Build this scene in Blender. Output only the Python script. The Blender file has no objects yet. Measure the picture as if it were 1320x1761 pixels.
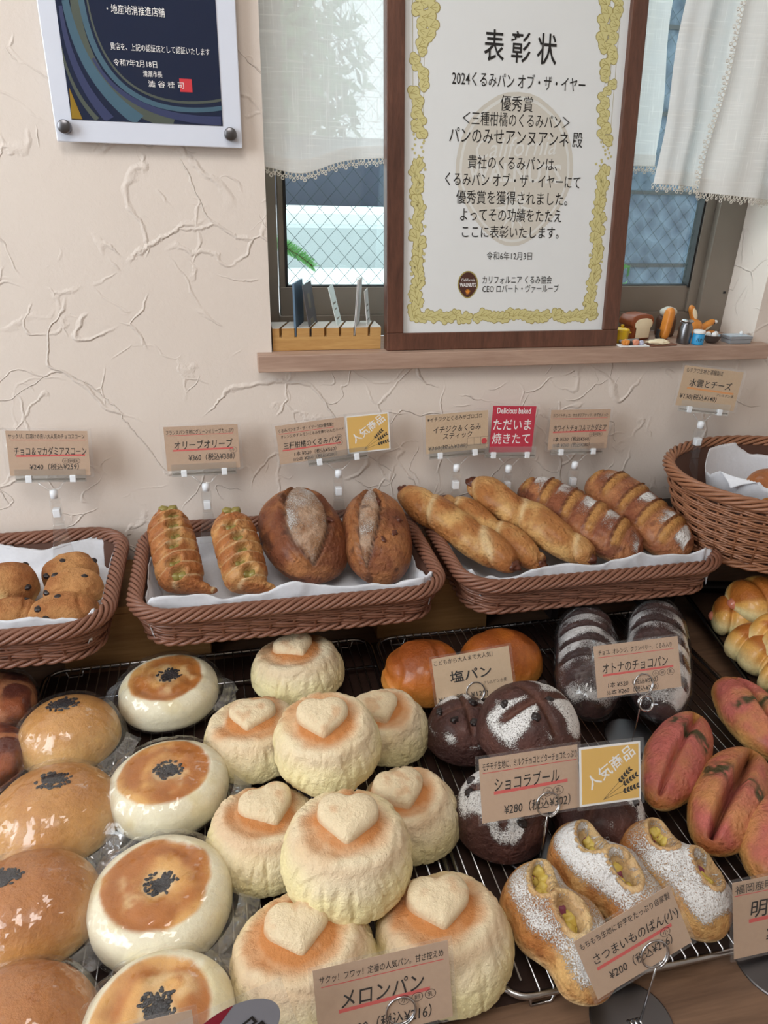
import bpy, math, random
import numpy as np
from mathutils import Matrix, Vector

# ---------------------------------------------------------------- camera, world, lights, exposure
SC = bpy.context.scene
COL = SC.collection
PI = math.pi
CAM = np.array([0.0, -0.88, 0.55]); FPX = 1235.0
CR = np.array([.9757, -.2173, .0276]); CD = np.array([-.0683, -.4215, -.9042]); CF = np.array([.2081, .8803, -.4262])
cam_d = bpy.data.cameras.new('camera'); cam = bpy.data.objects.new('camera', cam_d); COL.objects.link(cam)
rt = Vector(CR).normalized(); up = Vector(-CD); up = (up - rt * up.dot(rt)).normalized(); bk = rt.cross(up)
cam.matrix_world = Matrix(((rt.x, up.x, bk.x, CAM[0]), (rt.y, up.y, bk.y, CAM[1]), (rt.z, up.z, bk.z, CAM[2]), (0, 0, 0, 1)))
cam_d.sensor_fit = 'VERTICAL'; cam_d.sensor_height = 36.0; cam_d.lens = 36.0 * FPX / 1761.0
cam_d.clip_start = .02; cam_d.clip_end = 200
SC.camera = cam
SC.view_settings.view_transform = 'Standard'; SC.view_settings.look = 'None'
SC.view_settings.gamma = 1; SC.view_settings.use_curve_mapping = False
SC.view_settings.exposure = 0.36

world = bpy.data.worlds.new('overcast_sky'); SC.world = world; world.use_nodes = True
wt = world.node_tree; wt.nodes.clear()
wo = wt.nodes.new('ShaderNodeOutputWorld'); wb = wt.nodes.new('ShaderNodeBackground'); wt.links.new(wb.outputs[0], wo.inputs[0])
wb.inputs[0].default_value = (.87, .95, 1.0, 1); wb.inputs[1].default_value = 2.7

def area(name, loc, target, sx, sy, power, color):
    l = bpy.data.lights.new(name, 'AREA'); l.shape = 'RECTANGLE'; l.size = sx; l.size_y = sy; l.energy = power; l.color = color
    o = bpy.data.objects.new(name, l); COL.objects.link(o); o.location = loc
    o.rotation_euler = (Vector(target) - Vector(loc)).to_track_quat('-Z', 'Y').to_euler()
    return o
area('shopfront_daylight', (-1.35, -1.05, .95), (.1, -.25, .1), .9, .9, 9.5, (.93, .97, 1.0))
area('front_fill', (-.15, -1.05, 1.38), (.1, -.35, 0), .6, .4, 5.0, (1.0, .95, .90))  # unseen fill light, added to brighten the breads from the front

# ---------------------------------------------------------------- helpers
def ray(u, v): return (u - 660) * CR + (v - 880.5) * CD + FPX * CF
def at(u, v, z):                       # the point at height z seen at that place of the photograph
    r = ray(u, v); return CAM + r * ((z - CAM[2]) / r[2])
def aty(u, v, y):
    r = ray(u, v); return CAM + r * ((y - CAM[1]) / r[1])
def lin(c):
    c = np.asarray(c, float) / 255.0
    return np.where(c <= .04045, c / 12.92, ((c + .055) / 1.055) ** 2.4)
def rgba(c): return tuple(lin(c)) + (1.0,)
def sstep(a, b, x):
    t = np.clip((x - a) / (b - a), 0, 1); return t * t * (3 - 2 * t)
def _h(i, j, k, s):
    n = (i * 374761393 + j * 668265263 + k * 2147483647 % 4294967291 + s * 974711 + k * 1274126177) & 0xFFFFFFFF
    n = ((n ^ (n >> 13)) * 1274126177) & 0xFFFFFFFF
    return ((n ^ (n >> 16)) & 0xFFFF) / 65535.0
def vn(P, f, s=0):
    Q = np.asarray(P, float) * f + 100.0; I = np.floor(Q).astype(np.int64); F = Q - I; F = F * F * (3 - 2 * F)
    r = 0
    for dx in (0, 1):
        for dy in (0, 1):
            for dz in (0, 1):
                w = (F[:, 0] if dx else 1 - F[:, 0]) * (F[:, 1] if dy else 1 - F[:, 1]) * (F[:, 2] if dz else 1 - F[:, 2])
                r = r + w * _h(I[:, 0] + dx, I[:, 1] + dy, I[:, 2] + dz, s)
    return r * 2 - 1
def fbm(P, f, o=3, s=0):
    r = 0; a = 1; t = 0
    for k in range(o): r = r + a * vn(P, f * 2 ** k, s + k * 7); t += a; a *= .5
    return r / t
def ridge(P, f, s=0): return 1 - np.abs(vn(P, f, s)) * 2

def mesh(name, V, Fc, mat, parent=None, smooth=True, attrs=None, loc=None):
    V = np.asarray(V, float).reshape(-1, 3)
    me = bpy.data.meshes.new(name)
    if loc is not None: V = V - np.asarray(loc, float)
    if isinstance(Fc, np.ndarray):
        nf, k = Fc.shape
        me.vertices.add(len(V)); me.vertices.foreach_set('co', V.astype(np.float32).ravel())
        me.loops.add(nf * k); me.loops.foreach_set('vertex_index', Fc.astype(np.int32).ravel())
        me.polygons.add(nf); me.polygons.foreach_set('loop_start', np.arange(0, nf * k, k, dtype=np.int32))
        me.polygons.foreach_set('loop_total', np.full(nf, k, np.int32))
        me.update(calc_edges=True)
    else:
        me.from_pydata(V.tolist(), [], Fc)
    me.polygons.foreach_set('use_smooth', np.full(len(me.polygons), smooth)); me.update()
    if attrs:
        if 'Col' in attrs:
            a = me.attributes.new('Col', 'FLOAT_COLOR', 'POINT'); c = np.ones((len(V), 4), np.float32); c[:, :3] = attrs['Col']
            a.data.foreach_set('color', c.ravel())
        if 'flour' in attrs:
            a = me.attributes.new('flour', 'FLOAT', 'POINT'); a.data.foreach_set('value', np.asarray(attrs['flour'], np.float32))
    o = bpy.data.objects.new(name, me); COL.objects.link(o)
    if mat is not None: me.materials.append(mat)
    if parent is not None: o.parent = parent
    return o
class MB:
    def __init__(s): s.V = []; s.F = []; s.n = 0
    def add(s, V, F):
        V = np.asarray(V, float).reshape(-1, 3); s.V.append(V); s.F += [tuple(int(i) + s.n for i in f) for f in F]; s.n += len(V); return s
    def box(s, a, b, M=None):
        (x0, y0, z0), (x1, y1, z1) = a, b
        V = np.array([(x, y, z) for z in (z0, z1) for y in (y0, y1) for x in (x0, x1)], float)
        if M is not None: V = (np.array(M.to_3x3()) @ V.T).T + np.array(M.translation)
        return s.add(V, [(0, 2, 3, 1), (4, 5, 7, 6), (0, 1, 5, 4), (2, 6, 7, 3), (0, 4, 6, 2), (1, 3, 7, 5)])
    def tube(s, pts, r, n=6, closed=False):
        V, F = sweep(pts, r, n, closed); return s.add(V, F)
    def lathe(s, prof, c=(0, 0, 0), n=24, cap=True):
        prof = np.array(prof, float); k = len(prof); V = []
        for r, z in prof:
            a = np.arange(n) * 2 * PI / n; V.append(np.stack([c[0] + r * np.cos(a), c[1] + r * np.sin(a), np.full(n, c[2] + z)], 1))
        F = [(i * n + j, i * n + (j + 1) % n, (i + 1) * n + (j + 1) % n, (i + 1) * n + j) for i in range(k - 1) for j in range(n)]
        if cap: F += [tuple(range(n))[::-1], tuple((k - 1) * n + j for j in range(n))]
        return s.add(np.concatenate(V), F)
    def xf(s, M):
        R = np.array(M.to_3x3()); t = np.array(M.translation); s.V = [(R @ v.T).T + t for v in s.V]; return s
    def build(s, name, mat, parent=None, smooth=True, loc=None, bevel=0):
        o = mesh(name, np.concatenate(s.V), s.F, mat, parent, smooth, loc=loc)
        if bevel:
            m = o.modifiers.new('bevel', 'BEVEL'); m.width = bevel; m.segments = 2; m.limit_method = 'ANGLE'
        return o
def sweep(pts, r, n=6, closed=False):
    P = np.asarray(pts, float); m = len(P); r = np.broadcast_to(np.asarray(r, float), (m,))
    if closed: T = np.roll(P, -1, 0) - np.roll(P, 1, 0)
    else: T = np.gradient(P, axis=0)
    T /= np.linalg.norm(T, axis=1)[:, None] + 1e-12
    ref = np.eye(3)[np.argmin(np.abs(T).mean(0))]
    A = np.cross(T, ref); A /= np.linalg.norm(A, axis=1)[:, None] + 1e-12; B = np.cross(T, A)
    a = np.arange(n) * 2 * PI / n
    V = (P[:, None, :] + r[:, None, None] * (np.cos(a)[None, :, None] * A[:, None, :] + np.sin(a)[None, :, None] * B[:, None, :])).reshape(-1, 3)
    F = [(i * n + j, i * n + (j + 1) % n, ((i + 1) % m) * n + (j + 1) % n, ((i + 1) % m) * n + j) for i in range(m if closed else m - 1) for j in range(n)]
    if not closed: F += [tuple(range(n))[::-1], tuple((m - 1) * n + j for j in range(n))]
    return V, F
def tag(o, label=None, cat=None, group=None, kind=None):
    if label: o['label'] = label
    if cat: o['category'] = cat
    if group: o['group'] = group
    if kind: o['kind'] = kind
    return o
def empty(name, loc, label, cat, group=None, rz=0):
    o = bpy.data.objects.new(name, None); COL.objects.link(o); o.location = tuple(float(v) for v in loc); o.rotation_euler = (0, 0, rz)
    o.empty_display_size = .01
    return tag(o, label, cat, group)
def frame(P, x, n):                      # matrix with local x along x and local z along n
    n = Vector(n).normalized(); x = Vector(x); x = (x - n * x.dot(n)).normalized(); y = n.cross(x)
    return Matrix(((x.x, y.x, n.x, P[0]), (x.y, y.y, n.y, P[1]), (x.z, y.z, n.z, P[2]), (0, 0, 0, 1)))

# ---------------------------------------------------------------- materials
class NT:
    def __init__(s, name):
        s.m = bpy.data.materials.new(name); s.m.use_nodes = True; s.t = s.m.node_tree; s.t.nodes.clear()
        s.out = s.t.nodes.new('ShaderNodeOutputMaterial')
    def n(s, typ, **kw):
        nd = s.t.nodes.new('ShaderNode' + typ)
        for k, v in kw.items():
            if k.startswith('_'): setattr(nd, k[1:], v)
            else:
                key = int(k[1:]) if k[0] == 'i' and k[1:].isdigit() else k.replace('_', ' ')
                sock = nd.inputs[key]
                if isinstance(v, bpy.types.NodeSocket): s.t.links.new(v, sock)
                else: sock.default_value = v
        return nd
    def math(s, op, a, b=0.0, c=0.0, clamp=False):
        nd = s.n('Math', _operation=op, _use_clamp=clamp, i0=a, i1=b, i2=c); return nd.outputs[0]
    def mix(s, f, a, b, mode='MIX'):
        nd = s.n('Mix', _data_type='RGBA', _blend_type=mode, i0=f, i6=a, i7=b); return nd.outputs[2]
    def coord(s, kind='Object', scale=(1, 1, 1)):
        tc = s.n('TexCoord'); mp = s.n('Mapping', Vector=tc.outputs[kind], Scale=scale); return mp.outputs[0]
    def noise(s, vec, scale, detail=3, rough=.5, dist=0):
        return s.n('TexNoise', Vector=vec, Scale=scale, Detail=detail, Roughness=rough, Distortion=dist).outputs[0]
    def bump(s, h, strength=.5, dist=.001, normal=None):
        kw = dict(Height=h, Strength=strength, Distance=dist)
        if normal is not None: kw['Normal'] = normal
        return s.n('Bump', **kw).outputs[0]
    def fin(s, sh): s.t.links.new(sh, s.out.inputs[0]); return s.m
    def bsdf(s, **kw): return s.n('BsdfPrincipled', **kw).outputs[0]
def simple(name, c, rough=.5, metal=0, vary=.06, scale=40, bump=0, bscale=200, bdist=.0006, coat=0, stretch=(1, 1, 1)):
    t = NT(name); v = t.coord(scale=stretch); nz = t.noise(v, scale, 4)
    c = np.array(lin(c)); a = tuple(np.clip(c * (1 - vary * 2), 0, 1)) + (1,); b = tuple(np.clip(c * (1 + vary * 2), 0, 1)) + (1,)
    kw = dict(Base_Color=t.mix(nz, a, b), Roughness=rough, Metallic=metal, Coat_Weight=coat)
    if bump: kw['Normal'] = t.bump(t.noise(v, bscale, 4), bump, bdist)
    return t.fin(t.bsdf(**kw))
def plaster_mat():
    t = NT('wall_plaster'); v = t.coord()
    vj = t.n('VectorMath', _operation='MULTIPLY_ADD', i0=t.n('TexNoise', Vector=v, Scale=48.0, Detail=4.0).outputs[1], i1=(.012, .012, .012), i2=v).outputs[0]
    dn = t.n('TexNoise', Vector=v, Scale=7.0, Detail=2.0); d = t.n('VectorMath', _operation='MULTIPLY_ADD', i0=dn.outputs[1], i1=(.11, .11, .11), i2=vj).outputs[0]
    h = None
    for sc, wd, thr, amp in ((7.5, .016, .54, .8), (14, .026, .55, .55)):
        dd = t.n('VectorMath', _operation='ADD', i0=d, i1=(sc * 1.7, sc * .9, sc)).outputs[0]
        vo = t.n('TexVoronoi', _feature='DISTANCE_TO_EDGE', Vector=dd, Scale=sc).outputs[0]
        r = t.n('MapRange', _interpolation_type='SMOOTHSTEP', i0=vo, i1=0.0, i2=wd, i3=1.0, i4=0.0).outputs[0]
        mk = t.n('MapRange', _interpolation_type='SMOOTHSTEP', i0=t.noise(dd, sc * 1.1, 2), i1=thr - .02, i2=thr + .10).outputs[0]
        e = t.math('MULTIPLY', t.math('MULTIPLY', r, mk), amp)
        h = e if h is None else t.math('MAXIMUM', h, e)
    for sc, wd, thr, amp in ((3.6, .005, .47, 1.0), (6.5, .007, .50, .8), (11, .009, .53, .6)):
        dd = t.n('VectorMath', _operation='ADD', i0=vj, i1=(sc * 3.1, sc, sc * 2.3)).outputs[0]
        r = t.n('MapRange', _interpolation_type='SMOOTHSTEP', i0=t.math('ABSOLUTE', t.math('SUBTRACT', t.noise(dd, sc, 1.5, .45, .6), .5)), i1=0.0, i2=wd, i3=1.0, i4=0.0).outputs[0]
        mk = t.n('MapRange', _interpolation_type='SMOOTHSTEP', i0=t.noise(dd, sc * 1.3 + 3, 2), i1=thr - .02, i2=thr + .08).outputs[0]
        h = t.math('MAXIMUM', h, t.math('MULTIPLY', t.math('MULTIPLY', r, mk), amp))
    fine = t.math('MULTIPLY', t.noise(v, 260, 4, .6), .16); mid = t.math('MULTIPLY', t.noise(v, 30, 5, .65), .62)
    hh = t.math('ADD', t.math('ADD', h, fine), mid)
    col = t.mix(t.noise(v, 3.5, 4), rgba((222, 210, 200)), rgba((233, 223, 214)))
    return t.fin(t.bsdf(Base_Color=col, Roughness=.85, Normal=t.bump(hh, .7, .0021)))
def wood_mat(name, c1, c2, axis=0, scale=1.0, rough=.5, bump=.15):
    t = NT(name); s = [14, 14, 14]; s[axis] = 1.2; s = tuple(k * scale for k in s)
    v = t.coord(scale=s); w = t.noise(v, 3.0, 5, .6, 1.2)
    v2 = t.coord(scale=tuple(k * 6 for k in s)); g = t.noise(v2, 3.0, 3, .6, .3)
    f = t.math('ADD', t.math('MULTIPLY', w, .65), t.math('MULTIPLY', g, .35)); f = t.n('MapRange', i0=f, i1=.32, i2=.68).outputs[0]
    return t.fin(t.bsdf(Base_Color=t.mix(f, rgba(c1), rgba(c2)), Roughness=rough, Normal=t.bump(f, bump, .001)))
def bread_mat(name, rough=.55, coat=0.0, bscale=240, bstr=.5, bdist=.0012, var=.16, vscale=70, croughness=.25, fscale=950, flourcol=(240, 238, 236), spec=.35, toast=.5, blister=0.0):
    t = NT(name); v = t.coord()
    a = t.n('Attribute', _attribute_name='Col').outputs[0]; fl = t.n('Attribute', _attribute_name='flour').outputs[2]
    n1 = t.math('ADD', t.math('MULTIPLY', t.noise(v, vscale, 5, .65), .6), t.math('MULTIPLY', t.noise(v, 420, 3, .7), .4)); k = t.n('MapRange', i0=n1, i1=.30, i2=.70, i3=1 - var * 1.15, i4=1 + var).outputs[0]
    c = t.n('VectorMath', _operation='SCALE', i0=a, Scale=k).outputs[0]
    tm = t.n('MapRange', _interpolation_type='SMOOTHSTEP', i0=t.math('ADD', t.math('MULTIPLY', t.noise(v, 38, 5, .7, .4), .65), t.math('MULTIPLY', t.noise(v, 170, 4, .7), .35)), i1=.47, i2=.66).outputs[0]
    dk = t.n('VectorMath', _operation='MULTIPLY', i0=c, i1=(.66, .47, .36)).outputs[0]; c = t.mix(t.math('MULTIPLY', tm, toast), c, dk)
    lt = t.n('MapRange', _interpolation_type='SMOOTHSTEP', i0=t.noise(v, 62, 4, .7), i1=.55, i2=.72).outputs[0]; lc = t.n('VectorMath', _operation='MULTIPLY', i0=c, i1=(1.12, 1.18, 1.24)).outputs[0]; c = t.mix(t.math('MULTIPLY', lt, toast * 1.2), c, lc)
    fz = t.noise(v, fscale, 3, .7)
    m = t.math('MULTIPLY', t.math('SUBTRACT', t.math('ADD', fz, t.math('MULTIPLY', fl, 1.14)), 1.0), 8.0, clamp=True)
    col = t.mix(m, c, rgba(flourcol))
    hgt = t.math('ADD', t.math('ADD', t.noise(v, bscale, 5, .7), t.math('MULTIPLY', t.noise(v, bscale * .3, 4, .6), 1.3)), t.math('MULTIPLY', m, .3))
    if blister:
        bl = t.n('MapRange', _interpolation_type='SMOOTHSTEP', i0=t.n('TexVoronoi', _feature='SMOOTH_F1', Vector=t.n('VectorMath', _operation='MULTIPLY_ADD', i0=t.n('TexNoise', Vector=v, Scale=60.0).outputs[1], i1=(.01, .01, .01), i2=v).outputs[0], Scale=190.0).outputs[0], i1=.0, i2=.55, i3=1.0, i4=0.0).outputs[0]; hgt = t.math('ADD', hgt, t.math('MULTIPLY', bl, blister))
    b = t.bump(hgt, bstr, bdist)
    ro = t.math('MAXIMUM', rough, t.math('MULTIPLY', m, .9))
    ct = t.math('MULTIPLY', coat, t.math('SUBTRACT', 1.0, m))
    return t.fin(t.bsdf(Base_Color=col, Roughness=ro, Coat_Weight=ct, Coat_Roughness=croughness, Normal=b, Specular_IOR_Level=spec))
def clear_mat(name, tint=(255, 255, 255), refl=.10, rough=.03, bump=0, bscale=40, dist=.002, body=0.0, bodycol=(236, 240, 245)):
    t = NT(name); kw = {}
    nrm = None
    if bump:
        v = t.coord(); w = t.n('TexVoronoi', _feature='DISTANCE_TO_EDGE', Vector=t.n('VectorMath', _operation='MULTIPLY_ADD', i0=t.n('TexNoise', Vector=v, Scale=bscale).outputs[1], i1=(.03, .03, .03), i2=v).outputs[0], Scale=bscale).outputs[0]
        nrm = t.bump(w, bump, dist)
    tr = t.n('BsdfTransparent', Color=rgba(tint)).outputs[0]
    g = t.n('BsdfGlossy', Color=(1, 1, 1, 1), Roughness=rough, **({'Normal': nrm} if nrm else {})).outputs[0]
    lw = t.n('LayerWeight', Blend=.35, **({'Normal': nrm} if nrm else {})).outputs[1]
    f = t.math('ADD', t.math('MULTIPLY', t.math('POWER', lw, 2.5), .55), refl, clamp=True)
    m = t.n('MixShader', i0=f, i1=tr, i2=g).outputs[0]
    if body:
        df = t.n('BsdfDiffuse', Color=rgba(bodycol)).outputs[0]; m = t.n('MixShader', i0=body, i1=m, i2=df).outputs[0]
    return t.fin(m)
def cloth_mat():
    t = NT('linen_curtain'); v = t.coord(); a = t.noise(t.coord(scale=(1, 1, 26)), 24, 3); b = t.noise(t.coord(scale=(26, 1, 1)), 24, 3)
    thr = t.noise(v, 14, 2)
    th = t.math('MAXIMUM', t.n('MapRange', i0=a, i1=.62, i2=.72).outputs[0], t.n('MapRange', i0=b, i1=.62, i2=.72).outputs[0])
    al = t.math('ADD', t.math('MULTIPLY', th, .22), t.math('ADD', .76, t.math('MULTIPLY', t.math('ADD', a, b), .12)), clamp=True)
    d = t.n('BsdfDiffuse', Color=rgba((240, 238, 234))).outputs[0]; tl = t.n('BsdfTranslucent', Color=rgba((235, 240, 244))).outputs[0]
    m = t.n('MixShader', i0=.27, i1=d, i2=tl).outputs[0]; tr = t.n('BsdfTransparent').outputs[0]
    return t.fin(t.n('MixShader', i0=al, i1=tr, i2=m).outputs[0])
def paper_mat(name, c, trans=.0, bump=.25):
    t = NT(name); v = t.coord(); nz = t.noise(v, 300, 3); cc = t.mix(nz, rgba(np.array(c) * .95), rgba(np.minimum(np.array(c) * 1.02, 255)))
    b = t.bump(t.noise(v, 45, 4, .6, .5), bump, .002); p = t.bsdf(Base_Color=cc, Roughness=.75, Normal=b)
    if trans:
        tl = t.n('BsdfTranslucent', Color=rgba(c)).outputs[0]; p = t.n('MixShader', i0=trans, i1=p, i2=tl).outputs[0]
    return t.fin(p)
M = dict(
    plaster=plaster_mat(),
    table=wood_mat('table_wood', (96, 72, 56), (134, 104, 82), 0, 1.0, .42),
    sill=wood_mat('sill_wood', (158, 128, 112), (194, 166, 148), 0, 1.2, .55),
    cert=wood_mat('walnut_frame', (74, 46, 36), (112, 73, 57), 2, 1.5, .4),
    riser=wood_mat('riser_wood', (132, 92, 52), (166, 124, 76), 0, 1.2, .6),
    oak=wood_mat('oak_block', (176, 130, 74), (206, 164, 104), 0, 2.2, .5),
    oaktop=simple('pale_block_top', (205, 198, 190), .7),
    darkwood=simple('dark_board', (34, 26, 24), .6),
    alu=simple('bronze_aluminium', (134, 125, 115), .42, .25, .03),
    darkalu=simple('dark_gasket', (28, 28, 30), .6),
    steel=simple('steel_wire', (190, 190, 192), .22, 1.0, .02),
    disc=simple('steel_disc', (120, 120, 124), .32, 1.0, .02),
    wicker=simple('resin_wicker', (130, 88, 70), .42, 0, .10, 60, .3, 300, .0004),
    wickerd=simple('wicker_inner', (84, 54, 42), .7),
    wicker2=simple('tan_wicker', (152, 104, 76), .42, 0, .12, 60, .3, 300, .0004),
    liner=paper_mat('parchment', (238, 240, 246), .18),
    kraft=paper_mat('kraft_card', (196, 168, 144), 0, .05),
    kraft2=paper_mat('cream_card', (206, 180, 150), 0, .05),
    white=simple('white_card', (236, 236, 236), .5, 0, .01),
    yellow=simple('yellow_card', (226, 184, 100), .5, 0, .02),
    red=simple('red_card', (196, 24, 62), .4, 0, .02),
    ink=simple('black_ink', (26, 24, 24), .6, 0, .02), redink=simple('red_marker', (214, 96, 92), .6, 0, .02),
    orink=simple('orange_marker', (226, 160, 100), .6, 0, .02), whiteink=simple('white_print', (244, 244, 244), .5, 0, .0),
    greyink=simple('grey_print', (120, 112, 100), .6, 0, .02), stampred=simple('stamp_red', (205, 50, 60), .6, 0, .02),
    clear=clear_mat('clear_acrylic', (252, 253, 253), .10, .04, body=.03), sleeve=clear_mat('laminate_film', (254, 254, 254), .02, .15, body=.03), filmend=clear_mat('wrapper_end_film', (250, 250, 252), .16, .08, .9, 60, .004, body=.12),
    bag=clear_mat('crinkled_wrapper', (252, 252, 253), .05, .035, .8, 22, .006, body=.015),
    glass=clear_mat('wired_glass', (240, 247, 246), .05, .0),
    joint=simple('white_plastic', (235, 240, 246), .35, 0, .01),
    cloth=cloth_mat(), lace=simple('cotton_lace', (226, 220, 210), .8),
    plain=None)
def txt(parts, s, x0, x1, yc, h=None, shear=0.0, bold=0.0, key='ink', rot=0.0, z=.0004):
    """letters fitted between x0 and x1 around height yc of a card; returned as flat geometry in the card's own frame"""
    cu = bpy.data.curves.new('t', 'FONT'); cu.body = s; cu.size = 1; cu.resolution_u = 2; cu.shear = shear; cu.offset = bold
    o = bpy.data.objects.new('t', cu); COL.objects.link(o)
    dg = bpy.context.evaluated_depsgraph_get(); dg.update()
    me = o.evaluated_get(dg).to_mesh(); n = len(me.vertices)
    if n:
        co = np.zeros(n * 3, np.float32); me.vertices.foreach_get('co', co); co = co.reshape(-1, 3).astype(float)
        F = [tuple(p.vertices) for p in me.polygons]
        mn = co.min(0); mx = co.max(0); sx = (x1 - x0) / (mx[0] - mn[0]); sy = sx if h is None else h / (mx[1] - mn[1])
        co[:, 0] = (co[:, 0] - (mn[0] + mx[0]) / 2) * sx; co[:, 1] = (co[:, 1] - (mn[1] + mx[1]) / 2) * sy
        c, q = math.cos(rot), math.sin(rot)
        V = np.stack([co[:, 0] * c - co[:, 1] * q + (x0 + x1) / 2, co[:, 0] * q + co[:, 1] * c + yc, np.full(n, z)], 1)
        parts.setdefault(key, MB()).add(V, F)
    o.evaluated_get(dg).to_mesh_clear(); bpy.data.objects.remove(o); bpy.data.curves.remove(cu)
def strip(parts, x0, y0, x1, y1, w, key='redink', z=.0002):
    d = np.array([x1 - x0, y1 - y0]); n = np.array([-d[1], d[0]]) / np.linalg.norm(d) * w / 2
    p = np.array([[x0, y0], [x1, y1]]); V = [(*(p[0] - n), z), (*(p[1] - n), z), (*(p[1] + n), z), (*(p[0] + n), z)]
    parts.setdefault(key, MB()).add(V, [(0, 1, 2, 3)])
def poly(parts, pts, key, z=.0002):
    parts.setdefault(key, MB()).add([(x, y, z) for x, y in pts], [tuple(range(len(pts)))])
def ring(parts, x, y, r, w, key='ink', z=.0004, n=20, ax=1.0):
    V = []
    for k in range(n):
        a = 2 * PI * k / n; V += [(x + ax * (r - w) * math.cos(a), y + (r - w) * math.sin(a), z), (x + ax * r * math.cos(a), y + r * math.sin(a), z)]
    parts.setdefault(key, MB()).add(V, [(2 * k, 2 * k + 1, (2 * k + 3) % (2 * n), (2 * k + 2) % (2 * n)) for k in range(n)])
PNAME = dict(ink='lettering', redink='red_underline', orink='orange_underline', whiteink='white_lettering', stampred='red_seal')
def flush(parts, Mx, parent, names=PNAME):
    for k, mb in parts.items():
        mb.xf(Mx); mb.build(names.get(k, 'printed_pattern'), M[k] if not isinstance(M.get(k), str) else None, parent, False, loc=np.array(rootloc(parent)))
def rootloc(o):
    v = Vector((0, 0, 0))
    while o is not None: v = v + o.location; o = o.parent
    return v
# ---------------------------------------------------------------- setting
def struct(o): o['kind'] = 'structure'; return o
WX0, WX1, WZ0, WZ1 = .062, .733, .33, 1.0        # window opening
b = MB()
b.box((-1.5, 0, -.75), (WX0, .11, 1.5)).box((WX1, 0, -.75), (1.25, .11, 1.5)).box((WX0, 0, -.75), (WX1, .11, WZ0)).box((WX0, 0, WZ1), (WX1, .11, 1.5))
struct(b.build('wall_back', M['plaster'], None, False))
struct(MB().box((1.25, -2.4, -.75), (1.35, .11, 1.5)).build('wall_right', M['plaster'], None, False))
struct(MB().box((-1.6, -2.5, -.75), (-1.5, -1.65, 1.6)).box((-1.6, -.45, -.75), (-1.5, .11, 1.6)).box((-1.6, -1.65, -.75), (-1.5, -.45, .25)).build('wall_left', simple('left_wall_paint', (198, 186, 174), .9), None, False))
struct(MB().box((-1.6, -2.5, -.75), (1.35, -2.4, 1.5)).build('wall_front', simple('front_wall_paint', (190, 178, 166), .9), None, False))
struct(MB().box((-1.5, -2.4, 1.5), (1.35, .2, 1.6)).build('ceiling', simple('ceiling_white', (225, 222, 216), .9), None, False))
struct(MB().box((-3.0, -2.4, -.85), (1.35, .11, -.75)).build('floor', wood_mat('floor_wood', (110, 84, 64), (150, 120, 92), 1, .4), None, False))
# window: outer frame, two sashes, glass with wire mesh
wf = struct(MB().box((WX0, .085, .35), (.080, .11, 1.0)).box((.690, .072, .35), (WX1, .11, 1.0)).box((.08, .085, .35), (.69, .11, .378)).box((.08, .085, .96), (.69, .11, 1.0)).build('window_1', M['alu'], None, False, bevel=.001))
s = MB().box((.082, .09, .38), (.0895, .105, .96)).box((.675, .082, .378), (.690, .105, .96)).box((.082, .086, .378), (.675, .105, .414)).box((.37, .086, .414), (.40, .105, .96))
s.build('sash', M['alu'], wf, False, bevel=.0008)
g = MB().box((.0893, .088, .412), (.0925, .1, .96)).box((.672, .084, .412), (.6755, .1, .96)).box((.0893, .088, .4125), (.6755, .1, .4155))
g.build('gasket', M['darkalu'], wf, False)
MB().box((.0925, .0945, .4155), (.672, .0975, .96)).build('glass_pane', M['glass'], wf, False)
wm = MB()
for k in range(-30, 44):
    for sg in (1, -1):
        x0 = .0925 + k * .0215; pts = []
        za, zb = .4155, .96
        xa, xb = (x0, x0 + (zb - za) * .93) if sg == 1 else (x0, x0 - (zb - za) * .93)
        ta = 0; tb = 1
        for lim, lo in ((.0925, True), (.672, False)):
            if xb != xa:
                t = (lim - xa) / (xb - xa)
                if (xb > xa) == lo: ta = max(ta, t)
                else: tb = min(tb, t)
        if tb - ta > .01:
            wm.tube([(xa + (xb - xa) * t, .096, za + (zb - za) * t) for t in (ta, tb)], .00028, 4)
tag(wm.build('wire_mesh', simple('mesh_wire', (70, 84, 84), .5, .6), wf, False), kind='stuff')
MB().box((.724, .071, .405), (.7275, .0725, .408)).build('screw', M['darkalu'], wf, False)
tag(MB().box((.044, -.02, .33), (.748, .0, .35)).box((.0625, 0.0, .33), (.7325, .085, .35)).build('trim_1', M['sill'], None, False, bevel=.0008), kind='structure')

# table
tb = empty('display_table', (.2, -.4, -.75), 'long brown wooden table the racks and trays stand on', 'table')
MB().box((-.9, -.85, -.03), (1.2, -.002, 0)).build('tabletop', M['table'], tb, False, loc=(.2, -.4, -.75), bevel=.002)
for x in (-.85, 1.15):
    for y in (-.80, -.06): MB().box((x - .03, y - .03, -.75), (x + .03, y + .03, -.03)).build('leg', M['table'], tb, False, loc=(.2, -.4, -.75))

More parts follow.
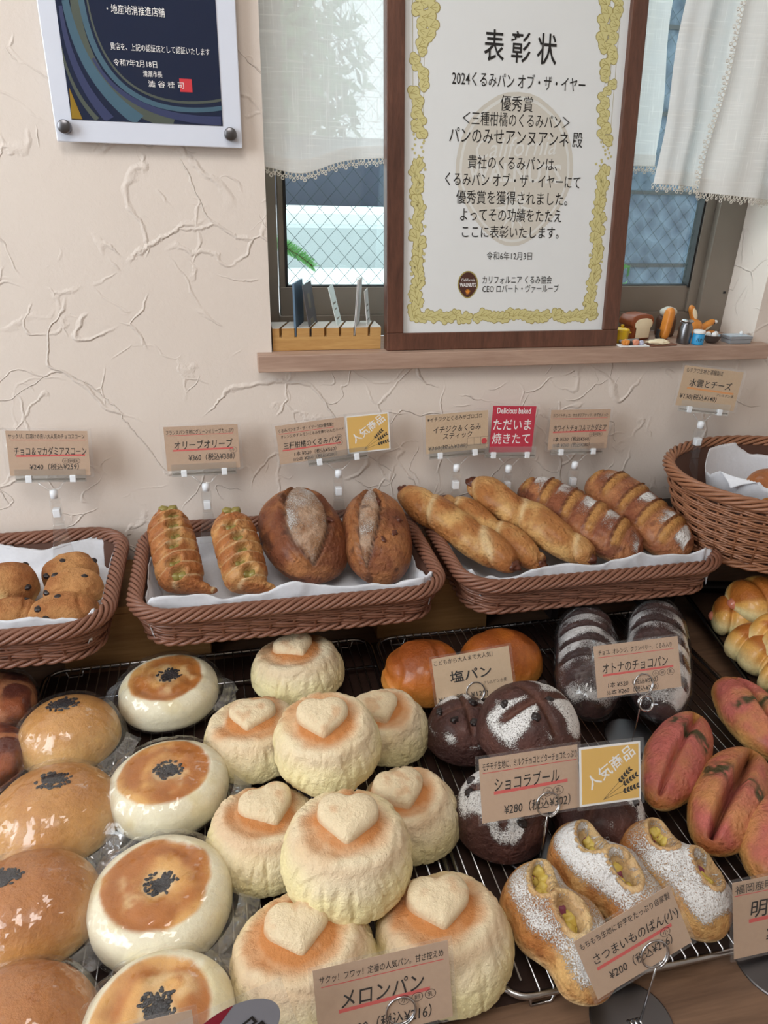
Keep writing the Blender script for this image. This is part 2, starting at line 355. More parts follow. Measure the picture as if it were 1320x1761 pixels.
# outside: paving, kerb walls, hedge, fence
def ext(name, a, b_, mat, label, cat, group=None, bev=0): return tag(MB().box(a, b_).build(name, mat, None, False, bevel=bev), label, cat, group)
conc = simple('pale_concrete', (205, 208, 206), .9, 0, .06, 2.0)
struct(MB().box((-14, .6, -.75), (22, 40, -.62)).build('floor', conc, None, False))
stepm = simple('step_concrete', (160, 166, 166), .9, 0, .05, 3)
ext('concrete_kerb', (-1.3, 9.2, -.62), (9, 9.9, -.12), stepm, 'long grey concrete kerb wall seen through the left window glass', 'kerb')
ext('concrete_slab', (-1.3, 9.9, -.62), (9, 12.5, .02), conc, 'pale raised concrete slab behind the kerb outside the window', 'slab')
ext('low_step', (-1.9, 7.4, -.62), (.7, 7.9, -.5), conc, 'low pale step in front of the kerb outside', 'step')
ext('white_block', (-2.9, 9.4, -.62), (-1.32, 9.9, .25), simple('white_paint', (214, 216, 216), .8), 'white block wall outside at the left end of the kerb', 'wall')
ext('blue_fence', (-2.6, 13.0, -.62), (9, 13.1, 1.1), simple('slate_fence', (58, 64, 78), .8, 0, .1, 2), 'dark slate blue fence standing beyond the concrete slab', 'fence')
ext('gate_post', (-2.2, 9.1, -.62), (-1.75, 9.4, .6), simple('dark_post', (52, 62, 84), .8), 'dark blue post at the left edge of the window view', 'post')
# grey rough-textured neighbouring wall at the right with a downpipe
t = NT('rough_block_wall'); v = t.coord(scale=(1, 1, 1)); vz = t.n('TexVoronoi', Vector=v, Scale=16.0).outputs[0]
rw = t.fin(t.bsdf(Base_Color=t.mix(vz, rgba((44, 56, 72)), rgba((92, 106, 120))), Roughness=.9, Normal=t.bump(vz, .8, .02)))
nb = empty('neighbour_wall', (1.5, 2.2, -.62), 'dark blue grey rough block wall outside the right window', 'wall')
MB().box((1.15, 2.2, -.62), (3.4, 2.5, 2.4)).build('wall_face', rw, nb, False, loc=(1.5, 2.2, -.62))
for k in range(9): MB().box((1.14, 2.19, -.4 + k * .3), (3.4, 2.199, -.385 + k * .3)).build('mortar_joint', M['darkalu'], nb, False, loc=(1.5, 2.2, -.62))
MB().tube([(1.72, 2.15, -.6), (1.72, 2.15, 2.4)], .018, 8).build('downpipe', M['alu'], nb, loc=(1.5, 2.2, -.62))
rng = random.Random(5)
leafm = simple('leaf_green', (74, 128, 62), .6, 0, .2, 30)
def bush(name, c, r, n, size, label, cat, mat=leafm, flat=1.0):
    V = []; F = []
    for i in range(n):
        d = np.array([rng.gauss(0, 1) for _ in range(3)]); d /= np.linalg.norm(d); p = np.array(c) + d * r * np.array([1, 1, flat]) * rng.uniform(.3, 1)
        a = np.array([rng.gauss(0, 1) for _ in range(3)]); a /= np.linalg.norm(a); bb = np.cross(a, d); k = len(V)
        V += [p - a * size, p + bb * size * .4, p + a * size, p - bb * size * .4]; F.append((k, k + 1, k + 2, k + 3))
    return tag(mesh(name, V, F, mat, None, False), label, cat, kind='stuff')
bush('hedge', (1.0, 17, 2.4), 2.6, 3500, .28, 'green tree foliage blurred behind the left curtain outside', 'tree', simple('tree_green', (96, 136, 92), .7, 0, .2, 3))
bush('shrub', (1.42, 1.9, .15), .22, 500, .035, 'small green shrub against the dark wall outside', 'shrub')
# fir branch close to the glass
fb = empty('fir_branch', aty(470, 430, .45), 'green fir twig reaching in at lower left of window', 'plant'); fl = np.array(fb.location)
pts = [aty(462, 412, .45), aty(490, 425, .45), aty(515, 440, .44), aty(538, 458, .43)]
MB().tube(pts, .0012, 6).build('twig', simple('bark', (96, 84, 50), .8), fb, loc=fl)
MB().tube([aty(462, 412, .45), (-.05, .52, .5), (-.12, .6, .3), (-.12, .65, -.63)], .006, 8).build('stem', simple('bark_stem', (88, 74, 50), .9), fb, loc=fl)
nd = MB()
for i in range(420):
    t_ = rng.random() * 2.99; k = int(t_); p = pts[k] * (1 - t_ + k) + pts[k + 1] * (t_ - k); sg = rng.choice((-1, 1))
    d = (pts[k + 1] - pts[k]); d /= np.linalg.norm(d); q = d * .6 + np.array([rng.uniform(-.1, .1), rng.uniform(-.6, .6), sg * rng.uniform(.3, .9)]); q /= np.linalg.norm(q)
    nd.tube([p, p + q * .017 * (1.1 - t_ * .15)], [.0008, .0004], 3)
tag(nd.build('needles', simple('fir_green', (104, 170, 96), .6), fb, False, loc=fl), kind='stuff')

# ---------------------------------------------------------------- curtains with lace trims
def curtain(name, x0, x1, ztop, zbot, y, fold, label, group, skew=0.0, lace='bottom', seed=0, sag=None, behind=False):
    nx, nz = 110, 40; V = []; base = np.array([(x0 + x1) / 2, y, zbot])
    root = empty(name, base, label, 'curtain', group)
    def P(a, c):
        z = ztop + (zbot - ztop) * c; w = .55 + .45 * c
        x = x0 + (x1 - x0) * a + skew * (1 - c)
        f = fold * w * (math.sin(a * 2 * PI * 1.7 + seed + .6 * c) + .35 * math.sin(a * 2 * PI * 4.3 + seed * 2 - c))
        zz = z + (sag(a) * c if sag else 0)
        yy = y
        if behind: yy = min(.080, y + .024 * min(1, max(0, (x - .10) / .08)) + .135 * (zz - .55))
        return (x + .002 * math.sin(zz * 40 + seed), yy + f, zz)
    V = [P(i / nx, j / nz) for j in range(nz + 1) for i in range(nx + 1)]
    F = np.array([(j * (nx + 1) + i, j * (nx + 1) + i + 1, (j + 1) * (nx + 1) + i + 1, (j + 1) * (nx + 1) + i) for j in range(nz) for i in range(nx)])
    mesh('cloth', V, F, M['cloth'], root, loc=base)
    h = MB(); n = 60                       # folded hem: a second layer of the cloth
    VV = [np.array(P(i / n, c)) + (0, -.0012, 0) for c in (.965, 1.0) for i in range(n + 1)]
    h.add(VV, [(i, i + 1, n + 2 + i, n + 1 + i) for i in range(n)]); h.build('hem', M['cloth'], root, loc=base)
    lb = MB(); L = abs(x1 - x0); m = int(L / .0042)
    def rings(path, out):
        for i in range(len(path)):
            p = path[i]; s = .0021 * (1.3 if i % 3 == 1 else .9); a = np.linspace(0, 2 * PI, 9)[:-1]
            for q, rr in ((0, s), (1, s * .62)):
                c = p + out * (s * (.8 + q * 1.9)); lb.tube([c + np.array([math.cos(t), 0, math.sin(t)]) * rr for t in a], .00055, 4, True)
    if lace in ('bottom', 'both'): rings([np.array(P(i / m, 1.0)) for i in range(m + 1)], np.array([0, 0, -1.0]))
    if lace in ('left', 'both'):
        mm = int(abs(ztop - zbot) / .0055); rings([np.array(P(0, i / mm)) for i in range(mm + 1)], np.array([-1.0, 0, 0]))
    lb.build('lace_trim', M['lace'], root, loc=base)
    return root
curtain('curtain', .056, .565, .95, .556, .022, .0045, 'sheer white linen curtain with beige lace hem left of the framed certificate', 'window curtains', seed=1.2, behind=True, sag=lambda a: -.012 * math.exp(-((a - .10) / .07) ** 2) + .012 * min(1, a * 3))
curtain('curtain', .537, .652, 1.0, .548, -.004, .006, 'white linen curtain panel nearest the right side of certificate frame', 'window curtains', seed=2.2, sag=lambda a: -.004 * a)
curtain('curtain', .59, .77, 1.0, .540, -.022, .008, 'sheer curtain at right edge with beaded lace down its left side', 'window curtains', skew=.035, lace='both', seed=.4, sag=lambda a: -.012 * a)
tag(MB().tube([(.0625, .03, .985), (.7325, .03, .985)], .005, 10).build('curtain_rod', M['joint'], None), 'white tension rod holding the curtains above the view', 'rod')

# ---------------------------------------------------------------- framed certificate leaning on the window
CB = np.array([.361, -.0085, .3505]); CN = np.array([0, -1, .135]); CM = frame(CB, (1, 0, 0), CN)
cw, ch, fwd, ft = .315, .46, .021, .018
cr = empty('framed_certificate', CB, 'walnut framed white award certificate with black writing standing on the sill', 'framed certificate')
def cbox(name, a, b_, mat, **k):
    mb = MB().box(a, b_); mb.xf(CM); return mb.build(name, mat, cr, False, loc=CB, **k)
cbox('frame_rail', (-cw / 2, 0, -ft), (cw / 2, fwd, .0), M['cert'], bevel=.001)
cbox('frame_rail', (-cw / 2, ch - fwd, -ft), (cw / 2, ch, .0), M['cert'], bevel=.001)
cbox('frame_stile', (-cw / 2, fwd, -ft), (-cw / 2 + fwd, ch - fwd, .0), M['cert'], bevel=.001)
cbox('frame_stile', (cw / 2 - fwd, fwd, -ft), (cw / 2, ch - fwd, .0), M['cert'], bevel=.001)
paper = cbox('certificate_sheet', (-cw / 2 + fwd - .001, fwd - .001, -.012), (cw / 2 - fwd + .001, ch - fwd + .001, -.006), simple('certificate_paper', (226, 229, 230), .5, 0, .01, 30))
def hit(Mx, u, v):
    r = Vector(ray(u, v)); I = Mx.inverted(); o = I @ Vector(CAM); d = I.to_3x3() @ r; t = -o.z / d.z; q = o + d * t; return q.x, q.y
PM = CM @ Matrix.Translation((0, 0, -.0058))
parts = {}
M['crest'] = simple('crest_beige', (206, 202, 192), .5, 0, .01); M['crestlt'] = simple('crest_pale', (219, 220, 216), .5, 0, .01)
M['gold'] = simple('ornament_gold', (208, 200, 142), .5, 0, .04); M['goldd'] = simple('ornament_line', (166, 152, 90), .5, 0, .03)
M['brown'] = simple('logo_brown', (78, 44, 34), .5); M['sun'] = simple('logo_orange', (220, 140, 50), .5)
def crestpts(cx, cy, w, h, n=44):
    out = []
    for k in range(n):
        a = 2 * PI * k / n; x = math.sin(a); y = math.cos(a); e = .78
        yy = y * (1 if y > 0 else 1.0); xx = x * (1 - .42 * max(0, -y) ** 1.6)
        out.append((cx + w / 2 * math.copysign(abs(xx) ** .85, xx), cy + h / 2 * (yy + (.0 if y < .9 else .04 * (y - .9) / .1))))
    return out[::-1]
x0, y0 = hit(PM, 783, 290); x1, _ = hit(PM, 985, 290); _, yt = hit(PM, 885, 163); _, yb = hit(PM, 882, 423)
cx = (x0 + x1) / 2; w_, h_ = x1 - x0, yt - yb
poly(parts, crestpts(cx, (yt + yb) / 2, w_, h_), 'crest', .00005); poly(parts, crestpts(cx, (yt + yb) / 2, w_ * .94, h_ * .95), 'crestlt', .0001); poly(parts, crestpts(cx, (yt + yb) / 2, w_ * .9, h_ * .91), 'crest', .00015)
txt(parts, 'California', cx - w_ * .34, cx + w_ * .34, (yt + yb) / 2 + h_ * .17, h_ * .13, .35, 0, 'crestlt', .08, .0002)
txt(parts, 'WALNUTS', cx - w_ * .40, cx + w_ * .40, (yt + yb) / 2 + h_ * .0, h_ * .13, 0, .02, 'crestlt', 0, .0002)
def sunp(cx, cy, r, key, z, n=12):
    poly(parts, [(cx + math.cos(PI * k / n) * (r if k % 2 == 0 else r * .45), cy + math.sin(PI * k / n) * (r if k % 2 == 0 else r * .45)) for k in range(2 * n)], key, z)
sunp(cx, (yt + yb) / 2 - h_ * .24, h_ * .15, 'crestlt', .0002); ring(parts, cx, (yt + yb) / 2 - h_ * .24, h_ * .06, h_ * .012, 'crest', .00025)
CERT = [('表 彰 状', 832, 78, 957, 84, 40, .008), ('2024くるみパン オブ・ザ・イヤー', 777, 134, 1006, 145, 19, .002), ('優秀賞', 860, 177, 916, 180, 20, .002), ('＜三種柑橘のくるみパン＞', 795, 203, 979, 210, 18, 0), ('パンのみせアンヌアンネ 殿', 772, 233, 1001, 240, 20, .002),
        ('貴社のくるみパンは、', 804, 277, 958, 284, 18, .002), ('くるみパン オブ・ザ・イヤーにて', 765, 306, 997, 314, 18, .002), ('優秀賞を獲得されました。', 784, 337, 975, 344, 18, .002), ('よってその功績をたたえ', 791, 367, 965, 373, 18, .002), ('ここに表彰いたします。', 794, 396, 960, 402, 17, .002),
        ('令和6年12月3日', 836, 439, 914, 441, 11, 0), ('カリフォルニア くるみ協会', 829, 480, 948, 482, 11, 0), ('CEO ロバート・ヴァールーブ', 829, 494, 960, 498, 11, 0)]
for s_, u0, v0, u1, v1, hp, bd in CERT:
    a = hit(PM, u0, v0); c = hit(PM, u1, v1); sc = (c[0] - a[0]) / (u1 - u0)
    txt(parts, s_, a[0], c[0], (a[1] + c[1]) / 2, hp * sc * 1.12, 0, bd, 'ink')
a = hit(PM, 804, 490); w1 = .024
poly(parts, crestpts(a[0], a[1], w1 * 1.12, w1 * 1.34), 'goldd', .0002); poly(parts, crestpts(a[0], a[1], w1, w1 * 1.22), 'brown', .0003)
txt(parts, 'California', a[0] - .009, a[0] + .009, a[1] + .006, .0035, .3, 0, 'whiteink'); txt(parts, 'WALNUTS', a[0] - .0105, a[0] + .0105, a[1], .005, 0, .02, 'whiteink'); sunp(a[0], a[1] - .008, .004, 'sun', .0004)
# gold leaf border
rg = random.Random(3)
def leaf(x, y, r, ang, lobes=5, zz=0.0):
    n = lobes * 6; out = []
    for k in range(n):
        a_ = 2 * PI * k / n; q = r * (.74 + .26 * abs(math.cos(a_ * lobes / 2))) * (1 + .22 * math.cos(a_)); out.append((x + q * math.cos(a_ + ang), y + q * math.sin(a_ + ang)))
    poly(parts, out, 'goldd', .0001 + zz); poly(parts, [(x + (px - x) * .88, y + (py - y) * .88) for px, py in out], 'gold', .00015 + zz)
    for k in range(-1, 2):
        aa = ang + k * .7; strip(parts, x - r * .3 * math.cos(ang), y - r * .3 * math.sin(ang), x + r * .75 * math.cos(aa), y + r * .75 * math.sin(aa), r * .07, 'goldd', .0002 + zz)
px0, px1 = -cw / 2 + fwd, cw / 2 - fwd; k_ = 0
for side in (-1, 1):
    xb = (px0 + .0175) if side < 0 else (px1 - .0175)
    y = .040
    while y < .215:
        leaf(xb + rg.uniform(-.004, .004), y, rg.uniform(.0075, .0095), PI / 2 + rg.uniform(-.9, .9), 5, (k_ % 9) * .00001); k_ += 1
        leaf(xb + rg.uniform(-.010, .010), y + .004, rg.uniform(.0016, .0024), rg.uniform(0, 6), 5, (k_ % 9) * .00001); y += .0078
    for i in range(14): leaf(xb + rg.uniform(-.010, .010), .218 + i * .0022, .0016, rg.uniform(0, 6), 5)
    while y < .40:
        if y > .243:
            leaf(xb + rg.uniform(-.0075, .0055) * 1.0, y, rg.uniform(.0058, .0082), rg.uniform(-.5, .5) + (PI if side > 0 else 0), 3, (k_ % 9) * .00001); k_ += 1
        y += .0068
    for j in range(3): strip(parts, xb + (-.006 + .006 * j), .245, xb + (-.008 + .007 * j), .39, .0004, 'goldd', .00012)
x = px0 + .018
while x < px1 - .012:
    if not (abs(x - (px0 + .088)) < .004 or abs(x - (px1 - .078)) < .004): leaf(x, .040 + rg.uniform(-.003, .003), rg.uniform(.007, .009), rg.uniform(-.9, .9), 5, (k_ % 9) * .00001); k_ += 1
    x += .0072
x = px0 + .03
while x < px1 - .03:
    leaf(x, .413 + rg.uniform(-.004, .004) + .006 * abs(math.sin(x * 22)), rg.uniform(.009, .012), -PI / 2 + rg.uniform(-.6, .6), 5, (k_ % 9) * .00001); k_ += 1; x += .010
for side in (-1, 1):
    for i in range(7):
        xx = (px0 + .028) if side < 0 else (px1 - .028); leaf(xx + side * -.004 * (i % 2), .345 + i * .009, .008, (PI * .1 if side < 0 else PI * .9) + rg.uniform(-.3, .3), 3, (i % 9) * .00001)
for k, mb in parts.items():
    mb.xf(PM); nm = {'ink': 'lettering', 'crest': 'crest_watermark', 'crestlt': 'crest_watermark', 'gold': 'leaf_ornament', 'goldd': 'ornament_outline', 'brown': 'logo_crest', 'sun': 'logo_sun', 'whiteink': 'logo_lettering'}[k]
    pl = mb.build(nm, M[k], paper, False, loc=CB)
# ---------------------------------------------------------------- wire cooling racks
def rrect(w, d, r, n=8, c=(0, 0)):
    out = []
    for cx, cy, a0 in ((w / 2 - r, d / 2 - r, 0), (-w / 2 + r, d / 2 - r, PI / 2), (-w / 2 + r, -d / 2 + r, PI), (w / 2 - r, -d / 2 + r, 1.5 * PI)):
        for k in range(n): a = a0 + (PI / 2) * k / (n - 1); out.append((c[0] + cx + r * math.cos(a), c[1] + cy + r * math.sin(a)))
    return np.array(out)
def rack(x0, x1, y0, y1, label, bars, frame_r=.0026):
    c = ((x0 + x1) / 2, (y0 + y1) / 2); root = empty('cooling_rack', (c[0], c[1], 0), label, 'rack', 'wire cooling racks')
    z = .0125; p = rrect(x1 - x0, y1 - y0, .022)
    MB().tube([(x, y, z) for x, y in p], frame_r, 8, True).build('rack_frame', M['steel'], root)
    for yy in bars: MB().tube([(x0 - c[0], yy - c[1], z), (x1 - c[0], yy - c[1], z)], .0018, 8).build('cross_bar', M['steel'], root)
    n = int((x1 - x0 - .012) / .0108); proto = None
    for k in range(n + 1):
        xx = x0 + .006 + (x1 - x0 - .012) * k / n - c[0]; h = (y1 - y0) / 2 + (.0006 if 1 < k < n - 1 else -.010)
        if 1 < k < n - 1:
            if proto is None:
                proto = MB().tube([(0, -h - .0, z), (0, -h + .002, z + .0034), (0, h - .002, z + .0034), (0, h, z)], .0008, 6).build('wire', M['steel'], root); o = proto
            else: o = proto.copy(); COL.objects.link(o); o.parent = root
        else: o = MB().tube([(0, -h, z + .003), (0, h, z + .003)], .0010, 6).build('wire', M['steel'], root)
        o.location = (xx, 0, 0)
    for sx in (-1, 1):
        for sy in (-1, 1):
            ex, ey = sx * ((x1 - x0) / 2 - .03), sy * ((y1 - y0) / 2 - .0)
            MB().tube([(ex - .01, ey, z), (ex - .008, ey, .0012), (ex + .008, ey, .0012), (ex + .01, ey, z)], .0013, 6).build('foot', M['steel'], root)
    return root
rack(-.222, .160, -.590, -.135, 'wire cooling rack under the melon buns and bagged buns', (-.193, -.424))
rack(.168, .560, -.592, -.140, 'wire cooling rack under the chocolate, pink and sweet potato breads', (-.2, -.405))
rack(-.560, -.234, -.560, -.150, 'wire cooling rack cut off at far left edge of table', (-.25, -.42))
shadem = wood_mat('rack_shade', (40, 25, 20), (62, 41, 33), 0, 1.0, .55)  # dark sheets added under the racks, standing in for shade between the wires
for x0, x1, y0, y1, lb in ((-.224, .163, -.588, -.13, 'added dark sheet for the shade under the rack of melon buns'), (.1645, .562, -.588, -.13, 'added dark sheet for the shade under the rack of chocolate and pink breads'), (-.56, -.232, -.56, -.145, 'added dark sheet for the shade under the rack at far left')):
    o = MB().box((x0, y0, .0001), (x1, y1, .0010)).build('shade_sheet', shadem, None, False); tag(o, lb, 'mat', 'added shade sheets under the racks')

# dark baking tray with the sausage rolls
ang = math.radians(-12.7)
TR = Matrix.Translation((.715, -.252, .0175)) @ Matrix.Rotation(ang, 4, 'Z')
bt = empty('baking_tray', (.715, -.252, .0175), 'black baking tray at right under the glossy sausage rolls', 'tray'); bt.rotation_euler = (0, 0, ang)
pn = MB(); P0 = rrect(.25, .25, .012); n0 = len(P0); V = []
for sc_, zz in ((.93, .0012), (1.0, .013), (1.03, .0135), (1.03, .0125), (1.0, .0118), (.935, .0)):
    V += [(x * sc_, y * sc_, zz) for x, y in P0]
F = [(r * n0 + j, r * n0 + (j + 1) % n0, (r + 1) * n0 + (j + 1) % n0, (r + 1) * n0 + j) for r in range(5) for j in range(n0)] + [tuple(range(n0)), tuple(5 * n0 + j for j in range(n0))[::-1]]
pn.add(V, F); pn.build('pan', simple('black_tin', (26, 25, 26), .35, .3, .2, 60), bt)
MB().add([(x * .9, y * .9, .0022) for x, y in P0] + [(x * .9, y * .9, .0014) for x, y in P0], [tuple(range(n0)), tuple(range(n0, 2 * n0))[::-1]]).build('baking_sheet', simple('brown_sheet', (66, 46, 34), .5, 0, .2, 60), bt)

# wooden risers
for (x0, x1, lb) in ((-.205, -.035, 'light wooden riser board under the left and middle wicker trays'), (.175, .325, 'wooden riser board under the middle and right wicker trays')):
    r = empty('wooden_riser', ((x0 + x1) / 2, -.06, 0), lb, 'riser', 'wooden risers'); l = (np.array(r.location))
    MB().box((x0, -.122, .0), (x1, -.112, .074)).build('front_panel', M['riser'], r, False, loc=l, bevel=.0008)
    MB().box((x0, -.122, .0745), (x1, -.006, .084)).build('top_board', M['riser'], r, False, loc=l, bevel=.0008)
    for xx in (x0, x1 - .01): MB().box((xx, -.1118, .0), (xx + .01, -.006, .074)).build('side_panel', M['riser'], r, False, loc=l)
for (x0, x1, z1, lb) in ((-.44, -.30, .084, 'dark riser under the far left wicker tray'), (.42, .57, .084, 'dark riser under the right end of long bread tray'), (.60, .86, .1165, 'dark box riser under the deep round basket')):
    r = empty('dark_riser', ((x0 + x1) / 2, -.06, 0), lb, 'riser', 'wooden risers' if z1 < .1 else None); l = np.array(r.location)
    MB().box((x0, -.12, z1 - .01), (x1, -.006, z1)).build('top_board', M['darkwood'], r, False, loc=l)
    for xx in (x0, x1 - .01): MB().box((xx, -.12, 0), (xx + .01, -.006, z1 - .0105)).build('side_panel', M['darkwood'], r, False, loc=l)

# ---------------------------------------------------------------- wicker
def path_len(p): return np.concatenate([[0], np.cumsum(np.linalg.norm(np.roll(p, -1, 0) - p, axis=1))])
def resample(p, n):
    s = path_len(p); q = np.vstack([p, p[:1]]); t = np.linspace(0, s[-1], n, endpoint=False)
    return np.stack([np.interp(t, s, q[:, i]) for i in range(2)], 1), s[-1]
def normals(p):
    t = np.roll(p, -1, 0) - np.roll(p, 1, 0); t /= np.linalg.norm(t, axis=1)[:, None]; return np.stack([t[:, 1], -t[:, 0]], 1)
def basket(name, label, cat, group, loc, rz, shape, hgt, flare, rows, mat, rim_r=.0065, strands=7, strand=.0030, pitch=.075, wave=.0022, spacing=.019, rad=.0023, paired=True):
    """shape(scale)->closed outline; walls flare outwards by 'flare' from base to rim"""
    root = empty(name, loc, label, cat, group); root.rotation_euler = (0, 0, rz)
    base = shape(0.0); p, L = resample(base, 360); nr = normals(p)
    nst = int(round(L / spacing / 2)) * 2; s = np.arange(360) / 360.0
    w = MB()
    for k in range(rows):
        f = (k + .5) / rows; off = flare * f; z = .006 + (hgt - .010) * f
        for dd in ((0, 1) if paired else (0,)):
            ph = PI * (k % 2)
            r_ = off + wave * np.sin(s * nst * PI + ph) + (.0012 if dd else 0)
            zz = z + (dd - .5) * rad * 1.5 + .0012 * np.sin(s * nst * PI + ph + 1.2)
            w.tube(np.column_stack([p + nr * r_[:, None], zz]), rad * (.85 if paired else 1), 5, True)
    tag(w.build('woven_side', mat, root), kind='stuff')
    st = MB()
    for k in range(nst):
        i = int(k * 360 / nst); a = np.array([*p[i], .002]); b_ = np.array([*(p[i] + nr[i] * flare), hgt]); st.tube([a, b_], rad * .9, 5)
    tag(st.build('stake', mat, root), kind='stuff')
    rm = MB(); po = p + nr * flare; q, L2 = resample(po, 420); nq = normals(q); turns = max(2, round(L2 / pitch)); ss = np.arange(420) / 420.0
    for k in range(strands):
        a = 2 * PI * (turns * ss + k / strands)
        rm.tube(np.column_stack([q + nq * (rim_r * np.cos(a))[:, None], hgt + rim_r * .95 * np.sin(a)]), strand * .82, 6, True)
    tag(rm.build('braided_rim', mat, root), kind='stuff')
    bb = MB(); q, L3 = resample(base + normals(base) * .002, 420); nq = normals(q); turns = round(L3 / (pitch * .55))
    for k in range(3):
        a = 2 * PI * (turns * ss + k / 3); bb.tube(np.column_stack([q + nq * (.0028 * np.cos(a))[:, None], .0052 + .0028 * np.sin(a)]), .0022, 6, True)
    tag(bb.build('base_braid', mat, root), kind='stuff')
    n = len(base); nb_ = normals(base); sh = MB(); Vv = []
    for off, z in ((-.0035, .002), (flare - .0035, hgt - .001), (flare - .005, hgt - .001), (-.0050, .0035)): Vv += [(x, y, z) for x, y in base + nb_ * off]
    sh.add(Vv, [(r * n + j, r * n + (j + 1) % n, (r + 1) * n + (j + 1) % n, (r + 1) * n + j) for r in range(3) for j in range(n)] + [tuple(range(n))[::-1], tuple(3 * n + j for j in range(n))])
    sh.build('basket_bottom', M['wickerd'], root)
    return root
TZ = .0845
def tray(x0, x1, y0, y1, label, rz=0.0, hgt=.044):
    fl = .012; rim = .0085
    w, d = x1 - x0 - 2 * (fl + rim), y1 - y0 - 2 * (fl + rim)
    return basket('wicker_tray', label, 'tray', 'brown wicker bread trays', ((x0 + x1) / 2, (y0 + y1) / 2, TZ), rz, lambda s_: rrect(w, d, .032, 10), hgt, fl, 5, M['wicker'], wave=.0017, spacing=.025, rad=.0025)
TRAYS = [(-.482, -.124, -.240, -.004), (-.116, .240, -.231, -.004), (.247, .600, -.234, -.006)]
tray(*TRAYS[0], 'brown wicker tray of chocolate chip scones at far left')
tray(*TRAYS[1], 'middle brown wicker tray holding olive sticks and walnut loaves')
tray(*TRAYS[2], 'right brown wicker tray holding fig sticks and floured loaves')
def liner(name, x0, x1, y0, y1, label, seed, flaps=()):
    """parchment sheet pressed into a tray, its edges standing up against the sides"""
    ins = .017; cx, cy = (x0 + x1) / 2, (y0 + y1) / 2; hw, hd = (x1 - x0) / 2 - ins, (y1 - y0) / 2 - ins
    nx, ny = 120, 90; ext = .036
    U = np.linspace(-hw - ext, hw + ext, nx); Vv = np.linspace(-hd - .062, hd + ext, ny); X, Y = np.meshgrid(U, Vv); X = X.ravel(); Y = Y.ravel()
    rng_ = np.stack([X, Y, np.full(len(X), seed * 1.0)], 1)
    ex = np.maximum(0, np.abs(X) - (hw - .014)); ey = np.maximum(0, np.abs(Y) - (hd - .014))
    Z = .0055 + np.minimum(np.maximum(ex, ey), .078) * .86 + .35 * np.minimum(ex, ey)
    crm = .0022 * fbm(rng_, 22, 3, seed) + .0016 * np.abs(vn(rng_, 45, seed + 3))
    XX = np.sign(X) * np.minimum(np.abs(X), hw - .014 + .30 * ex); YY = np.sign(Y) * np.minimum(np.abs(Y), hd - .014 + .30 * ey)
    edge = (np.maximum(ex, ey) > .002)
    XX = XX + np.where(ex > ey, crm * 1.2, 0) * edge; YY = YY + np.where(ey >= ex, crm * 1.2, 0) * edge; Z = Z + crm * .5 + .0006
    lim = .037 + .0085 * vn(rng_ * [1, 1, 0], 14, seed + 9) + .004 * vn(rng_ * [1, 1, 0], 40, seed + 4)
    for fx, fy, rr, amp in flaps: lim = lim + amp * np.exp(-((X - (fx - cx)) ** 2 + (Y - (fy - cy)) ** 2) / rr ** 2)
    front = (ey >= ex) & (Y < 0); lim = np.where(front, lim + .017 - .006 * np.abs(vn(rng_ * [1, 0, 0], 26, seed + 2)), lim)
    YY = YY + np.where(front, np.maximum(0, Z - .018) * .42, 0)
    over = np.maximum(0, Z - lim); Z = Z - over * 1.6; sgnY = np.where(ey >= ex, np.sign(Y), 0); sgnX = np.where(ex > ey, np.sign(X), 0)
    YY = YY - sgnY * over * .42; XX = XX - sgnX * over * .42
    XX = np.clip(XX, -hw, hw); YY = np.clip(YY, -hd, hd); Z = np.maximum(Z, .0052)
    F = np.array([(j * nx + i, j * nx + i + 1, (j + 1) * nx + i + 1, (j + 1) * nx + i) for j in range(ny - 1) for i in range(nx - 1)])
    o = mesh('parchment_liner', np.stack([XX, YY, Z], 1), F, M['liner'])
    o.location = (cx, cy, TZ); o.modifiers.new('thick', 'SOLIDIFY').thickness = .0004
    return tag(o, label, 'paper', 'parchment liners in the wicker trays')
liner('l', *TRAYS[0], 'white parchment liner under the chocolate chip scones', 1, ((-.14, -.02, .03, .014), (-.15, -.21, .03, .014)))
liner('l', *TRAYS[1], 'white parchment liner under the olive sticks and walnut loaves', 2, ((.22, -.18, .03, .010), (-.09, -.10, .04, .008)))
liner('l', *TRAYS[2], 'white parchment liner under the fig sticks and floured loaves', 3, ((.57, -.19, .03, .016), (.27, -.18, .03, .010)))
# deep oval basket
BC = (.700, -.155, .1175)
def oval(s_, n=72): a = np.arange(n) * 2 * PI / n; return np.stack([.118 * np.cos(a), .092 * np.sin(a)], 1)
basket('round_basket', 'tall tan woven oval basket against the wall at right edge', 'basket', None, BC, 0, oval, .098, .030, 13, M['wicker2'], .0058, 6, .0030, .10, .0022, .021, .0021, True)
# its parchment: a crumpled square pushed into the bowl with standing corners
n = 70; g_ = np.linspace(-1, 1, n); X, Y = np.meshgrid(g_, g_); X = X.ravel(); Y = Y.ravel(); a = 1.22
X1 = X * math.cos(a) - Y * math.sin(a); Y1 = X * math.sin(a) + Y * math.cos(a); Rr = np.sqrt(X1 ** 2 + Y1 ** 2); P = np.stack([X, Y, X * 0], 1)
rad = np.minimum(Rr, .62 + (Rr - .62) * .30); k = rad / np.maximum(Rr, 1e-6); zz = .010 + .078 * np.maximum(0, Rr - .5) * 2.0 + .010 * np.abs(vn(P, 2.6, 4)) + .004 * fbm(P, 6, 3, 2)
zz = np.where(zz > .112, .112 - (zz - .112) * .3, zz)
o = mesh('parchment_liner', np.stack([X1 * k * .138, Y1 * k * .104, zz], 1), np.array([(j * n + i, j * n + i + 1, (j + 1) * n + i + 1, (j + 1) * n + i) for j in range(n - 1) for i in range(n - 1)]), M['liner'])
